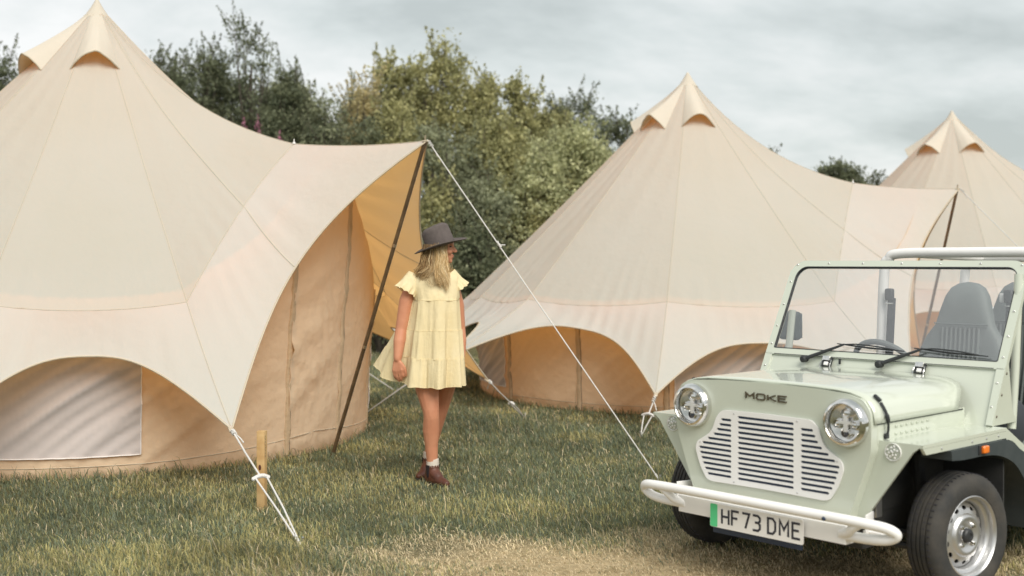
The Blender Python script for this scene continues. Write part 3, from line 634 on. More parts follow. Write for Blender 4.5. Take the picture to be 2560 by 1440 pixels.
for i, (nm, px, tp, wp, d, kd, lb, kw) in enumerate(HB): bush(nm, px, tp, wp, d, kd, lb, 100 + i, **kw)
def fireweed(px, top_px, d, label, seed):
    rs = np.random.RandomState(seed); sc = 2900. / d; X = (px - 1280) / sc; zt = 1.52 + (655 - top_px) / sc; zb = float(bank_h(np.array(X), np.array(d))); h = zt - zb
    o = empty('fireweed', (X, d, zb), label=label, cat='flower', group='pink fireweed spikes')
    b = B(); b.tube(crom([(0, 0, 0), (.03, 0, h * .5), (.02, 0, h)], 5), list(np.linspace(.008, .002, 11)), 5); b.obj('stem', M['bark'], o)
    n = 80; t = rs.rand(n); C = np.stack([.02 + rs.normal(size=n) * .03 * (1.15 - t), rs.normal(size=n) * .035 * (1.15 - t), h - .34 + .34 * t], -1)
    V, F = leaf_quads(C, .030, rs, asp=.9); col = np.array([.50, .22, .31]) * rs.uniform(.7, 1.4, (n, 1)); put(bpy.data.objects.new('flower_spike', nmesh('flower_spike', V, F, M['leaf'], False, np.repeat(col, 4, 0))), o)
    n = 120; t = rs.rand(n); C = np.stack([.02 + rs.normal(size=n) * .06, rs.normal(size=n) * .06, h * .35 + (h * .65 - .36) * t], -1)
    V, F = leaf_quads(C, .09, rs, asp=.25); col = np.array([.10, .12, .055]) * rs.uniform(.7, 1.3, (n, 1)); put(bpy.data.objects.new('foliage', nmesh('foliage', V, F, M['leaf'], False, np.repeat(col, 4, 0))), o)
fireweed(607, 292, 19.4, 'pink fireweed spike above the tent slope, leftmost of the three together', 1)
fireweed(642, 286, 19.5, 'pink fireweed spike, tallest of the three above the tent slope', 2)
fireweed(697, 326, 19.4, 'pink fireweed spike just left of the ridge toggle', 3)
fireweed(22, 232, 19.6, 'purple pink fireweed spike by the left picture edge', 4)

# ------------------------------------------------------------------ woman
W = empty('person', (-.534, 7.94, 0), label='woman in a pale yellow tiered dress and grey felt hat looking right', cat='person')
def remeshed(b, name, mat, parent, vox, sm=4, **k):
    o = b.obj(name, mat, parent, smooth=180, **k)
    r = o.modifiers.new('remesh', 'REMESH'); r.mode = 'VOXEL'; r.voxel_size = vox; r.use_smooth_shade = True
    s_ = o.modifiers.new('smooth', 'SMOOTH'); s_.factor = .5; s_.iterations = sm
    return o
b = B()
def chain(pts):
    for (p, r), (q, s_) in zip(pts, pts[1:]): b.cap(p, q, r, s_)
# torso and neck
chain([((0, .03, .86), .125), ((0, .03, .98), .118), ((.005, .02, 1.10), .098), ((.01, .02, 1.24), .108), ((.01, .02, 1.33), .10)])
b.cap((-.125, .015, 1.375), (.11, .035, 1.375), .043, .043); b.cap((-.07, .005, 1.34), (.07, .01, 1.34), .07, .07)
b.cap((.01, .015, 1.40), (.03, .0, 1.55), .05, .046)
# head in profile, facing image right
b.ell((.03, 0, 1.64), (.098, .074, .092)); b.ell((.052, 0, 1.60), (.078, .064, .085)); b.ell((.082, 0, 1.555), (.042, .044, .042)); b.ell((.108, 0, 1.528), (.02, .022, .018))
b.ell((.122, 0, 1.645), (.016, .045, .022)); b.cap((.126, 0, 1.63), (.150, 0, 1.594), .008, .0115); b.ell((.140, -.009, 1.59), (.011, .009, .008)); b.ell((.140, .009, 1.59), (.011, .009, .008))
b.ell((.124, 0, 1.566), (.013, .02, .0075)); b.ell((.121, 0, 1.552), (.013, .019, .0085)); b.ell((.10, -.038, 1.59), (.03, .022, .022)); b.ell((.10, .038, 1.59), (.03, .022, .022))
b.ell((.02, -.072, 1.60), (.018, .008, .03)); b.ell((.02, .072, 1.60), (.018, .008, .03))
# arms
chain([((-.150, .005, 1.362), .047), ((-.19, -.005, 1.25), .050), ((-.222, -.02, 1.06), .041), ((-.232, -.045, .98), .042), ((-.242, -.075, .865), .028)])
chain([((.128, .06, 1.355), .043), ((.158, .085, 1.22), .046), ((.172, .105, 1.06), .039), ((.182, .095, .97), .038), ((.186, .07, .872), .026)])
def hand(wr, kx, ky, dirv, th):
    """wr wrist, kx: across-palm vector, ky: palm-normal curl direction, dirv: towards fingertips"""
    wr, kx, ky, dv = (np.array(v, float) for v in (wr, kx, ky, dirv))
    for i, (o_, l0, l1, l2, r) in enumerate(((-.032, .034, .024, .019, .0092), (-.011, .038, .028, .021, .0096), (.010, .036, .026, .020, .0092), (.029, .028, .020, .016, .0082))):
        k0 = wr + kx * o_ + dv * (.078 - .006 * abs(i - 1.2)); b.cap(tuple(wr + kx * o_ * .55 + dv * .012), tuple(k0), .0135, .0125)
        d1 = dv * .95 + ky * .28; d2 = dv * .75 + ky * .65; d3 = dv * .5 + ky * .86
        p1 = k0 + d1 * l0; p2 = p1 + d2 * l1; p3 = p2 + d3 * l2
        b.cap(tuple(k0), tuple(p1), r * 1.05, r); b.cap(tuple(p1), tuple(p2), r, r * .93); b.cap(tuple(p2), tuple(p3), r * .93, r * .8)
    t0 = wr + kx * th * .024 + dv * .018; t1 = wr + kx * th * .046 + dv * .05 + ky * .014; t2 = t1 + dv * .032 + ky * .012 + kx * th * .004; t3 = t2 + dv * .024 + ky * .012 - kx * th * .004
    b.cap(tuple(t0), tuple(t1), .014, .0115); b.cap(tuple(t1), tuple(t2), .0115, .010); b.cap(tuple(t2), tuple(t3), .010, .0085)
hand((-.243, -.078, .855), (.92, -.38, .0), (.30, .55, 0), (.05, -.06, -1.0), 1)
hand((.186, .065, .865), (.35, -.93, 0), (-.5, -.2, 0), (-.02, -.03, -1.0), 1)
# legs
chain([((-.062, .02, .84), .098), ((-.045, -.02, .66), .082), ((-.018, -.055, .52), .058), ((-.014, -.058, .475), .054), ((-.018, -.03, .37), .058), ((-.016, -.02, .27), .046), ((-.010, -.015, .14), .037)])
b.ell((-.014, -.088, .505), (.03, .024, .036))
chain([((.074, .06, .84), .098), ((.074, .11, .68), .076), ((.046, .17, .53), .055), ((.006, .21, .39), .050), ((-.03, .26, .25), .042), ((-.055, .285, .14), .036)])
body = remeshed(b, 'body', M['skin'], W, .0058, 3)
b = B(); b.ell((.117, -.036, 1.625), (.008, .010, .005)); b.obj('eye', M['eye'], body)
b = B(); b.ell((.117, .036, 1.625), (.008, .010, .005)); b.obj('eye', M['eye'], body)
b = B(); b.ell((.127, 0, 1.5645), (.0105, .017, .0045)); b.ell((.1245, 0, 1.5545), (.0105, .016, .005)); b.obj('lips', M['lip'], body)
b = B(); b.lathe([(.0105, -.003), (.0125, -.003), (.0125, .003), (.0105, .003), (.0105, -.003)], 16, Matrix.Translation((-.229, -.078, .757)) @ Matrix.Rotation(R(12), 4, 'X')); b.obj('finger_ring', M['gold'], body)
# dress
rnd = np.random.RandomState(3); PH = rnd.uniform(0, 2 * PI, 12)
def dress_r(phi, z, tier):
    """outline of the dress at height z: x,y of the cloth"""
    f = (1.26 - z) / .60
    rx = .152 + .034 * f; ry = .125 + .055 * f; cx = .016 - .012 * f
    bl = max(0, f) ** .85 * .27 * math.exp(-((math.atan2(math.sin(phi - 2.75), math.cos(phi - 2.75)) / .72) ** 2))
    pl = (.0025 + .0062 * max(0, f)) * (.55 * math.sin(19 * phi + PH[tier] + 1.2 * math.sin(3 * phi)) + .25 * math.sin(31 * phi + PH[tier + 4]) + 3.0 * math.sin(8 * phi + PH[3] * 2 + .8 * math.sin(2 * phi)))
    pl -= .022 * max(0, f) * math.exp(-(((phi - 5.35) / .16) ** 2))
    r_ = 1 + pl / .16
    return (cx + rx * r_ * math.cos(phi) + bl * math.cos(2.75), ry * r_ * math.sin(phi) + bl * math.sin(2.75) * .8)
def lift(phi): return math.exp(-((math.atan2(math.sin(phi - 2.62), math.cos(phi - 2.62)) / .75) ** 2))
bod = B(); RB = [(1.462, .056, .056, .018, -.0), (1.455, .075, .066, .016, 0), (1.438, .120, .082, .014, .004), (1.418, .158, .092, .010, .008), (1.388, .176, .102, .000, .01), (1.345, .174, .110, .004, .01), (1.31, .166, .120, .012, .008), (1.28, .158, .123, .016, .004), (1.258, .153, .124, .016, 0)]
def bodp(i, j):
    z, rx, ry, cx, cy = RB[j]; a = 2 * PI * i / 72; wv = .003 * math.sin(5 * a + 3 * j) * (j > 2) + (.003 * math.sin(23 * a) if j > 6 else 0)
    return (cx + (rx + wv) * math.cos(a), cy + (ry + wv) * math.sin(a), z - .018 * (1 if math.sin(a) < 0 else 0) * (j == 0) * -math.sin(a))
bod.grid(bodp, 72, len(RB), True); dress = bod.obj('dress', M['dress'], W, smooth=180)
for ti, (za, zb) in enumerate(((1.262, 1.045), (1.055, .86), (.87, .675))):
    t_ = B(); n = 220; m_ = 16
    def tp(i, j, ti=ti, za=za, zb=zb):
        phi = 2 * PI * i / n; f = j / (m_ - 1); z = za + (zb - za) * f; x, y = dress_r(phi, z, ti)
        g = 1 + .022 * ti - .006 * f * ti
        gather = .0012 * math.sin(47 * phi + ti) * (1 - f) ** 3
        k = (1.26 - z) / .6
        zz = z + lift(phi) * .125 * max(0, k) ** 1.5 + .003 * math.sin(13 * phi + ti * 2) * f
        cx = .01 - .1 * max(0, k) * lift(phi)
        return (cx + (x - cx) * (g + gather * 4), y * (g + gather * 4), zz)
    t_.grid(tp, n, m_, True); tier = t_.obj('skirt_tier', M['dress'], dress, smooth=180)
    h_ = B(); h_.tube([tp(i, m_ - 1 if ti == 2 else 0) for i in range(0, n, 2)], .0018, 5, closed=True); h_.obj('tier_hem', M['dress'], tier)
for sg, c, ax in ((-1, (-.172, -.005, 1.335), (-.50, -.16, -.83)), (1, (.138, .045, 1.350), (.50, .14, -.82))):
    r_ = B(); A = Vector(ax).normalized(); q = A.to_track_quat('Z', 'Y').to_matrix().to_4x4()
    def rp_(i, j):
        a = 2 * PI * i / 90; f = j / 9; rad = .064 + .014 * min(1, f * 1.5) + .008 * max(0, f - .65) / .35 + (.007 * math.sin(11 * a + sg) + .006 * math.sin(19 * a)) * max(0, f - .6) / .4
        return Matrix.Translation(c) @ q @ Vector((rad * math.cos(a), rad * 1.02 * math.sin(a), -.105 + .135 * f + .007 * math.sin(13 * a + 2) * max(0, f - .5)))
    r_.grid(rp_, 90, 10, True); r_.obj('ruffle_sleeve', M['dress'], dress, smooth=180)
# hat
hat = empty('hat', (.045, 0, 1.636), parent=W); hat.rotation_euler = (R(5), R(-16.5), 0)
cr = B()
def crp(i, j):
    a = 2 * PI * i / 64; z, k = ((-.004, 1.0), (.02, .998), (.05, .985), (.08, .97), (.108, .95), (.128, .90), (.140, .78), (.140, .55), (.136, .3), (.132, .02))[j]
    x = .102 * k * math.cos(a); y = .084 * k * math.sin(a)
    zz = z - (.026 * math.exp(-(y / .03) ** 2) * (j > 4) * min(1, (j - 4) / 3)) + .012 * (x / .1) * (j > 3); pin = .016 * math.exp(-((x - .065) / .03) ** 2) * math.exp(-((z - .1) / .035) ** 2)
    return (x - .004 * j * .5, y - math.copysign(min(pin, abs(y)), y), zz)
cr.grid(crp, 64, 10, True); cr.obj('crown', M['felt'], hat, smooth=180)
br = B()
def brp(i, j):
    a = 2 * PI * i / 72; f = (0, .25, .5, .75, .9, 1, .985, .9, .6, .2, 0)[j]; th = 0 if j < 6 else -.0045
    rx = .098 + .090 * f; ry = .080 + .082 * f; return (rx * math.cos(a), ry * math.sin(a), th + .020 * f ** 2.2 * (.35 + .65 * math.sin(a) ** 2) - .012 * f * math.cos(a) ** 2)
br.grid(brp, 72, 11, True); br.obj('brim', M['felt'], hat, smooth=180)
bd = B(); bd.grid(lambda i, j: ((.1032 - .0005 * j) * math.cos(2 * PI * i / 64), (.0852 - .0005 * j) * math.sin(2 * PI * i / 64), (.001, .010)[j]), 64, 2, True); bd.obj('hat_band', M['band'], hat, smooth=180)
# hair strands
rs = np.random.RandomState(8); hv, hf, ht = [], [], []
def strand(P, r0, col, n=5):
    P = np.array(crom(P, 5)); m_ = len(P); T_ = np.gradient(P, axis=0); T_ /= np.linalg.norm(T_, axis=1)[:, None] + 1e-9
    N_ = np.cross(T_, [0.3, 1, .2]); N_ /= np.linalg.norm(N_, axis=1)[:, None] + 1e-9; B_ = np.cross(T_, N_); base = sum(len(v) for v in hv)
    rr = r0 * np.interp(np.linspace(0, 1, m_), [0, .2, .75, 1], [.8, 1, .8, .12]); ring = []
    for j in range(n): ring.append(P + (N_ * math.cos(2 * PI * j / n) + B_ * math.sin(2 * PI * j / n)) * rr[:, None])
    V = np.stack(ring, 1).reshape(-1, 3); hv.append(V)
    i, j = np.meshgrid(np.arange(m_ - 1), np.arange(n), indexing='ij'); a = base + i * n + j; a2 = base + i * n + (j + 1) % n
    hf.append(np.stack([a, a2, a2 + n, a + n], -1).reshape(-1, 4)); f = np.repeat(np.linspace(0, 1, m_), n)[:, None]
    root = np.array([.16, .105, .06]); ht.append((root + (np.array(col) - root) * np.clip(f * 2.2 + .25, 0, 1)) * rs.uniform(.85, 1.15))
def lock(x, y, z, pts, n, sp, r, cols, tip=.012):
    """a lock of hair: strands from the scalp point through pts"""
    for _ in range(n):
        o_ = rs.normal(size=3) * sp; q = [(x + o_[0] * .9, y + o_[1] * .5, z + .04), (x + o_[0], y + o_[1] * .6, z)]
        for k_, p in enumerate(pts):
            w_ = o_ * (1.1 if k_ < len(pts) - 1 else .5); q.append((p[0] + w_[0] + rs.normal() * .005 + .009 * math.sin(k_ * 2.1 + x * 60), p[1] + w_[1] * .5 + rs.normal() * .003, p[2] + w_[2] * 1.5 - (rs.rand() ** 2 * .06 - .03) * (k_ == len(pts) - 1)))
        strand(q, r * rs.uniform(.7, 1.3), cols[rs.randint(len(cols))])
FAIR = [(.66, .46, .22), (.78, .58, .31), (.86, .70, .43), (.56, .37, .17)]; MID = [(.40, .25, .11), (.52, .35, .17), (.26, .15, .065), (.18, .105, .05)]
# hair tight over the skull under the hat
for i in range(120):
    a = rs.uniform(.12 * PI, 1.78 * PI); x0 = .025 + .09 * math.cos(a); y0 = .076 * math.sin(a)
    strand([(x0 * .9, y0 * .9, 1.67), (x0, y0 * 1.04, 1.625), (x0 - .004, y0 * 1.0, 1.585), (x0 * .92 - .006, y0 * .9, 1.55), (x0 * .85 - .01, y0 * .85, 1.53)], .005, MID[rs.randint(4)])
# long fair locks falling in front of the near shoulder
lock(.045, -.072, 1.615, [(.055, -.088, 1.55), (.060, -.100, 1.47), (.078, -.115, 1.40), (.094, -.122, 1.345)], 130, .0105, .0015, FAIR)
lock(.072, -.060, 1.615, [(.080, -.072, 1.56), (.084, -.090, 1.48), (.092, -.108, 1.41), (.088, -.118, 1.365)], 100, .009, .0015, FAIR)
lock(.018, -.076, 1.61, [(.022, -.092, 1.54), (.028, -.102, 1.46), (.046, -.114, 1.39), (.052, -.120, 1.375)], 80, .009, .0015, FAIR + MID[:1])
# darker hair blown back over the far shoulder, ends lifted by the wind
lock(-.030, -.055, 1.60, [(-.045, -.070, 1.54), (-.062, -.075, 1.49), (-.095, -.070, 1.455), (-.115, -.06, 1.44)], 100, .009, .0015, MID + FAIR[:1])
lock(-.050, -.025, 1.60, [(-.056, -.040, 1.55), (-.064, -.045, 1.51), (-.082, -.05, 1.475), (-.105, -.04, 1.46)], 80, .010, .0015, MID)
lock(-.008, -.068, 1.60, [(-.016, -.085, 1.53), (-.026, -.090, 1.48), (-.055, -.092, 1.44), (-.090, -.085, 1.42)], 90, .010, .0015, MID + FAIR)
lock(.06, .068, 1.61, [(.075, .08, 1.55), (.095, .075, 1.48), (.11, .05, 1.42)], 60, .011, .0015, FAIR)
for i in range(22):
    x0 = rs.uniform(.0, .06); strand([(x0, -.078, 1.61), (x0 - .015, -.10, 1.5), (x0 - .04 + rs.normal() * .02, -.115, 1.41), (x0 - .015 + rs.normal() * .03, -.12, 1.35)], .0013, (.45, .32, .17))
put(bpy.data.objects.new('hair', nmesh('hair', np.concatenate(hv), np.concatenate(hf), M['hair'], True, np.concatenate(ht))), W)
# socks and boots
def boot(ax, ay, ang, name_label=None):
    e = Vector((math.cos(ang), math.sin(ang), 0)); c = Vector((ax, ay, 0)); b = B()
    b.cap(c + Vector((0, 0, .05)), c + Vector((0, 0, .128)), .043, .045); b.cap(c - e * .035 + Vector((0, 0, .040)), c + e * .09 + Vector((0, 0, .036)), .038, .036); b.cap(c + e * .09 + Vector((0, 0, .034)), c + e * .155 + Vector((0, 0, .027)), .036, .025)
    b.cap(c + Vector((0, 0, .095)), c + e * .07 + Vector((0, 0, .05)), .042, .036); b.cap(c - e * .04 + Vector((0, 0, .04)), c - e * .015 + Vector((0, 0, .11)), .034, .040)
    o = remeshed(b, 'boot', M['leather'], W, .006, 3)
    b = B(); q = [(-.068, .0), (-.06, .028), (0, .032), (.06, .036), (.12, .038), (.165, .028), (.185, 0)]
    lp = roundpoly(q + [(x, -y) for x, y in q[::-1][1:-1]], .02)
    b.prism([lp], lambda u, v, t: c + e * u + Vector((-e.y, e.x, 0)) * v + Vector((0, 0, t)), .002, .016); b.obj('sole', M['elastic'], o)
    for sg in (-1, 1):
        b = B(); nrm = Vector((-e.y, e.x, 0)) * sg; b.prism([[(-.02, .135), (.02, .135), (.012, .06), (-.004, .05)]], lambda u, v, t: c + e * u + nrm * (.040 + t) + Vector((0, 0, v)), 0, .006); b.obj('elastic_panel', M['elastic'], o)
    b = B(); b.lathe([(.040, .10), (.0435, .125), (.042, .135), (.044, .142), (.0415, .15), (.043, .158), (.041, .165), (.042, .174), (.038, .18)], 22, Matrix.Translation(c)); b.obj('sock', M['sock'], W, smooth=180)
boot(-.008, -.012, R(-50)); boot(-.055, .287, R(-112))
# ------------------------------------------------------------------ open-top car
CAR = empty('open_top_car', (1.571, 5.793, 0), -R(47.68), label='mint green open-top car with white tube bumper parked at the right', cat='car')
XZ = lambda y0: (lambda u, v, t: (u, y0 + t, v))
def mir(P): return P + [(-x, z) for x, z in reversed(P)]
RX = lambda a: Matrix.Rotation(R(a), 3, 'X')
TOFRONT = Matrix.Rotation(R(90), 4, 'X')      # +Z -> -Y (towards the front)
def at(x, y, z, rot=None): return Matrix.Translation((x, y, z)) @ (rot if rot is not None else Matrix())
WS = lambda z: .487 + (z - 1.027) * .536      # windscreen plane y at height z
WA = math.atan(.536)
# body tub
b = B(); b.box((0, 1.05, .44), (.86, 2.86, .44), None, .02); b.obj('chassis', M['dark'], CAR)
fp = roundpoly(mir([(.0001, .952), (.28, .946), (.43, .935), (.505, .915), (.54, .865), (.545, .80), (.543, .69), (.44, .405), (.432, .33)]), .02, 3)
b = B(); b.prism([fp], XZ(-.505), 0, .075); b.obj('front_panel', M['paint'], CAR, smooth=40)
# bonnet
prof = [(0, .957), (.12, .957), (.25, .955), (.36, .951), (.43, .944), (.485, .928), (.52, .905), (.543, .872), (.552, .84), (.555, .812)]
prof = [(-x, z) for x, z in reversed(prof[1:])] + prof
ny = 14
def bon(i, j):
    x, z = prof[i]; ye = WS(z) - .012 - .10 * max(0, (abs(x) - .44) / .115) ** 2; f = j / (ny - 1)
    return (x, -.488 + (ye + .488) * f, z + .010 * math.sin(f * PI) * (1 - (x / .56) ** 2))
b = B(); b.grid(bon, len(prof), ny)
o = b.obj('bonnet', M['paint'], CAR, smooth=60); sl = o.modifiers.new('solid', 'SOLIDIFY'); sl.thickness = .006; sl.offset = -1
for sg in (-1, 1):
    b = B(); b.box((sg * .54, -.055, .768), (.012, .80, .098), None, .002); sp = b.obj('bonnet_side', M['paint'], CAR)
    for r_ in range(2):
        for c_ in range(7):
            b = B(); b.box((sg * .5475, -.30 + c_ * .047, .788 - r_ * .034), (.010, .022, .010), Matrix.Rotation(R(sg * 20), 3, 'Y'), .003); b.obj('louvre', M['paint'], sp)
    b = B(); b.box((sg * .5475, -.07, .8095), (.006, .78, .005)); b.obj('bonnet_gap', M['dark'], CAR)
    # wing: front face, top, flange, slope, pontoon
    g = lambda P: [(sg * x, z) for x, z in P]
    b = B(); b.prism([g([(.43, .737), (.752, .737), (.704, .699), (.479, .384), (.43, .345)])], XZ(-.444), 0, .016); wing = b.obj('wing', M['paint'], CAR, smooth=0)
    b = B(); b.prism([[(.50, -.442), (.752, -.442), (.752, .345), (.50, .345)]], lambda u, v, t: (sg * u, v, t), .723, .738); b.obj('wing_top', M['paint'], wing, smooth=0)
    b = B(); b.prism([[(-.442, .722), (.345, .722), (.345, .690), (-.415, .694)]], lambda u, v, t: (sg * t, u, v), .738, .752); b.obj('wing_flange', M['paint'], wing, smooth=0)
    b = B(); b.prism([[(.345, .738), (.80, .50), (1.58, .50), (1.70, .66), (2.62, .66), (2.62, .24), (2.44, .22), (2.42, .38), (2.33, .51), (2.20, .58), (2.08, .60), (1.96, .58), (1.83, .51), (1.74, .38), (1.72, .22), (.80, .22), (.70, .22), (.70, .47), (.345, .685)]], lambda u, v, t: (sg * t, u, v), .46, .749); b.obj('side_pontoon', M['paint'], CAR, smooth=0)
    for y_ in (.0, .14, .26, -.28):
        b = B(); b.ell((sg * .7525, y_, .708), (.003, .006, .006)); b.obj('screw', M['steel'], wing)
    b = B(); b.box((sg * .43, -.04, .56), (.012, .78, .36), None); b.obj('inner_arch', M['dark'], CAR)
    b = B(); b.box((sg * .58, .36, .53), (.30, .012, .36), None); b.obj('arch_rear_plate', M['dark'], CAR)
    inn = crom([(-.213, .648), (-.10, .640), (.10, .636), (.25, .618), (.386, .572), (.47, .51), (.535, .44), (.585, .34), (.61, .22)], 4); ou = crom([(-.22, .692), (.1, .688), (.338, .684), (.45, .632), (.535, .588), (.62, .50), (.68, .40), (.70, .22)], 4)
    b = B(); b.prism([inn + ou[::-1]], lambda u, v, t: (sg * t, u, v), .62, .766); fl = b.obj('arch_flare', M['flare'], CAR, smooth=30)
    b = B(); b.box((sg * .775, .079, .668), (.02, .052, .034), None, .008, 3); mk = b.obj('side_marker', M['amber'], CAR, label='round orange side marker lamp')
    b = B(); b.box((sg * .768, .066, .668), (.006, .072, .044), None, .002); b.obj('marker_base', M['black'], mk)
    # indicator
    b = B(); b.lathe([(0, .018), (.018, .016), (.030, .010), (.035, 0)], 24, at(sg * .615, -.450, .694, TOFRONT)); ind = b.obj('indicator', M['lens'], CAR)
    b = B(); b.lathe([(.0345, .0), (.038, .004), (.0385, -.004), (.034, -.008), (0, -.006)], 24, at(sg * .615, -.447, .694, TOFRONT)); b.obj('indicator_base', M['white'], ind)
    rn = random.Random(7)
    b = B()
    for k in range(13):
        a = k * 2.4; rr = .030 * math.sqrt(k / 13); b.ell((sg * .615 + rr * math.cos(a), -.453, .694 + rr * math.sin(a)), (.005, .004, .005))
    b.obj('indicator_reflector', M['white'], ind)
    # headlight
    hl = empty('headlight', (sg * .43, -.508, .81), parent=CAR)
    b = B(); b.lathe([(.108, -.004), (.108, .014), (.105, .030), (.097, .042), (.088, .045), (.083, .038), (.082, .02)], 48, TOFRONT); b.obj('bezel', M['chrome'], hl)
    b = B(); b.lathe([(.082, .004), (.06, -.004), (0, -.008)], 40, TOFRONT @ Matrix.Translation((0, 0, .006))); b.obj('reflector', M['chrome'], hl)
    b = B(); b.lathe([(0, .048), (.03, .046), (.055, .041), (.074, .034), (.083, .028)], 40, TOFRONT); b.obj('lens', M['lens'], hl)
    for (u, v, r_) in ((0, .042, .024), (-.042, -.008, .020), (.042, -.008, .020), (0, -.045, .022)):
        b = B(); b.lathe([(r_, .0), (r_, .018), (r_ * .85, .02), (r_ * .8, .012)], 24, TOFRONT @ Matrix.Translation((u, v, .0))); md = b.obj('lamp_module', M['chrome'], hl)
        b = B(); b.lathe([(r_ * .8, .010), (r_ * .5, .017), (0, .020)], 20, TOFRONT @ Matrix.Translation((u, v, .0))); b.obj('projector', M['chrome'] if v > -.02 else M['navy'], md)
    b = B(); b.box((0, -.012, -.004), (.022, .016, .075), None, .004); b.box((0, -.012, .0), (.075, .014, .016), None, .004); b.obj('lamp_bridge', M['white'], hl)
    # bonnet strap
    b = B(); b.tube(crom([(sg * .535, -.41, .900), (sg * .556, -.408, .865), (sg * .566, -.404, .83), (sg * .565, -.398, .785), (sg * .558, -.396, .755)], 5), [.007] * 8 + [.010] * 4 + [.006] * 9, 8); sb = b.obj('bonnet_strap', M['black'], CAR)
    b = B(); b.box((sg * .52, -.412, .918), (.04, .018, .014), Matrix.Rotation(R(sg * 38), 3, 'Y'), .004); b.obj('strap_hook', M['black'], sb)
    b = B(); b.box((sg * .554, -.395, .752), (.016, .026, .022), None, .004); b.obj('strap_anchor', M['black'], sb)
# grille with real slots
go = [(-.25, .803), (0, .807), (.25, .803), (.285, .770), (.315, .690), (.405, .635), (.415, .60), (.388, .52), (.345, .455), (.31, .448), (0, .452), (-.31, .448), (-.345, .455), (-.388, .52), (-.415, .60), (-.405, .635), (-.315, .690), (-.285, .770)]
holes = []
def half_w(z):
    return np.interp(z, [.47, .52, .60, .615, .64, .69, .75, .79], [.335, .368, .397, .395, .365, .295, .262, .25])
for k in range(13):
    z = .776 - k * .0245; holes.append(rrect(-.160, z - .0064, .156, z + .0064, .006, 3))
for k in range(12):
    z = .756 - k * .0248; w1 = float(half_w(z)) - .002
    holes.append(rrect(.193, z - .0064, w1, z + .0064, .006, 3)); holes.append(rrect(-w1, z - .0064, -.197, z + .0064, .006, 3))
b = B(); b.prism([roundpoly(go, .035, 4)] + holes, XZ(-.517), 0, .010); gril = b.obj('grille', M['white'], CAR, smooth=0)
b = B(); b.prism([roundpoly([(x * .96, .628 + (z - .628) * .96) for x, z in go], .03, 3)], XZ(-.5075), 0, .001); b.obj('grille_backing', M['navy'], gril)
for (x, z) in ((-.18, .79), (.176, .79), (-.18, .462), (.176, .462), (-.385, .632), (.383, .632)):
    b = B(); b.ell((x, -.5175, z), (.0045, .002, .0045)); b.obj('screw', M['steel'], gril)
# lettering made of strokes
def stroke(b, P, w_, f3, t0, t1, closed=False):
    P = [Vector(p) for p in P]; n = len(P); Lf, Rt = [], []
    for i in range(n):
        a = P[(i - 1) % n] if closed or i else None; c = P[(i + 1) % n] if closed or i < n - 1 else None
        d0 = (P[i] - a).normalized() if a is not None else None; d1 = (c - P[i]).normalized() if c is not None else None
        d0 = d0 or d1; d1 = d1 or d0; nn = Vector((-(d0 + d1).y, (d0 + d1).x)).normalized(); k = max(.45, nn.dot(Vector((-d0.y, d0.x))))
        Lf.append(P[i] + nn * w_ / 2 / k); Rt.append(P[i] - nn * w_ / 2 / k)
    ra = range(n) if closed else range(n - 1)
    vs = lambda L_, t: [b.bm.verts.new(f3(p.x, p.y, t)) for p in L_]
    l0, r0, l1, r1 = vs(Lf, t0), vs(Rt, t0), vs(Lf, t1), vs(Rt, t1)
    for i in ra:
        j = (i + 1) % n; b.face((l0[i], l0[j], r0[j], r0[i])); b.face((l1[i], r1[i], r1[j], l1[j])); b.face((l0[i], l1[i], l1[j], l0[j])); b.face((r0[i], r0[j], r1[j], r1[i]))
    if not closed: b.face((l0[0], r0[0], r1[0], l1[0])); b.face((l0[-1], l1[-1], r1[-1], r0[-1]))
GL = {'H': [[(0, 0), (0, 1)], [(1, 0), (1, 1)], [(.0, .5), (1, .5)]], 'F': [[(0, 0), (0, 1), (1, 1)], [(0, .52), (.8, .52)]], '7': [[(0, 1), (1, 1), (.45, 0)]],
      '3': [[(0, 1), (.7, 1), (1, .86), (1, .66), (.75, .53), (.3, .53)], [(.75, .53), (1, .40), (1, .15), (.72, 0), (0, 0)]], 'D': [[(0, 0), (0, 1), (.65, 1), (1, .78), (1, .22), (.65, 0), (0, 0)]],
      'M': [[(0, 0), (0, 1), (.5, .42), (1, 1), (1, 0)]], 'E': [[(1, 1), (0, 1), (0, 0), (1, 0)], [(0, .52), (.85, .52)]], 'O': [[(.12, 0), (0, .2), (0, .8), (.12, 1), (.88, 1), (1, .8), (1, .2), (.88, 0), (.12, 0)]],
      'K': [[(0, 0), (0, 1)], [(.95, 1), (.12, .5), (1, 0)]]}
def letter(ch, x, z, w_, h, sw, f3, t0, t1, mat, parent):
    b = B()
    for i, P in enumerate(GL[ch]):
        Q = [(x + sw / 2 + u * (w_ - sw), z + sw / 2 + v * (h - sw)) for u, v in P]; cl = P[0] == P[-1]
        stroke(b, Q[:-1] if cl else Q, sw, f3, t0 - .0002 * i, t1, cl)
    return b.obj('letter', mat, parent, smooth=0)
bdg = empty('badge', (0, -.505, 0), parent=CAR)
for ch, x in zip('MOKE', (-.120, -.058, .004, .063)): letter(ch, x, .867, .052, .033, .0068, lambda u, v, t: (u, t, v), -.006, .0, M['bronze'], bdg)
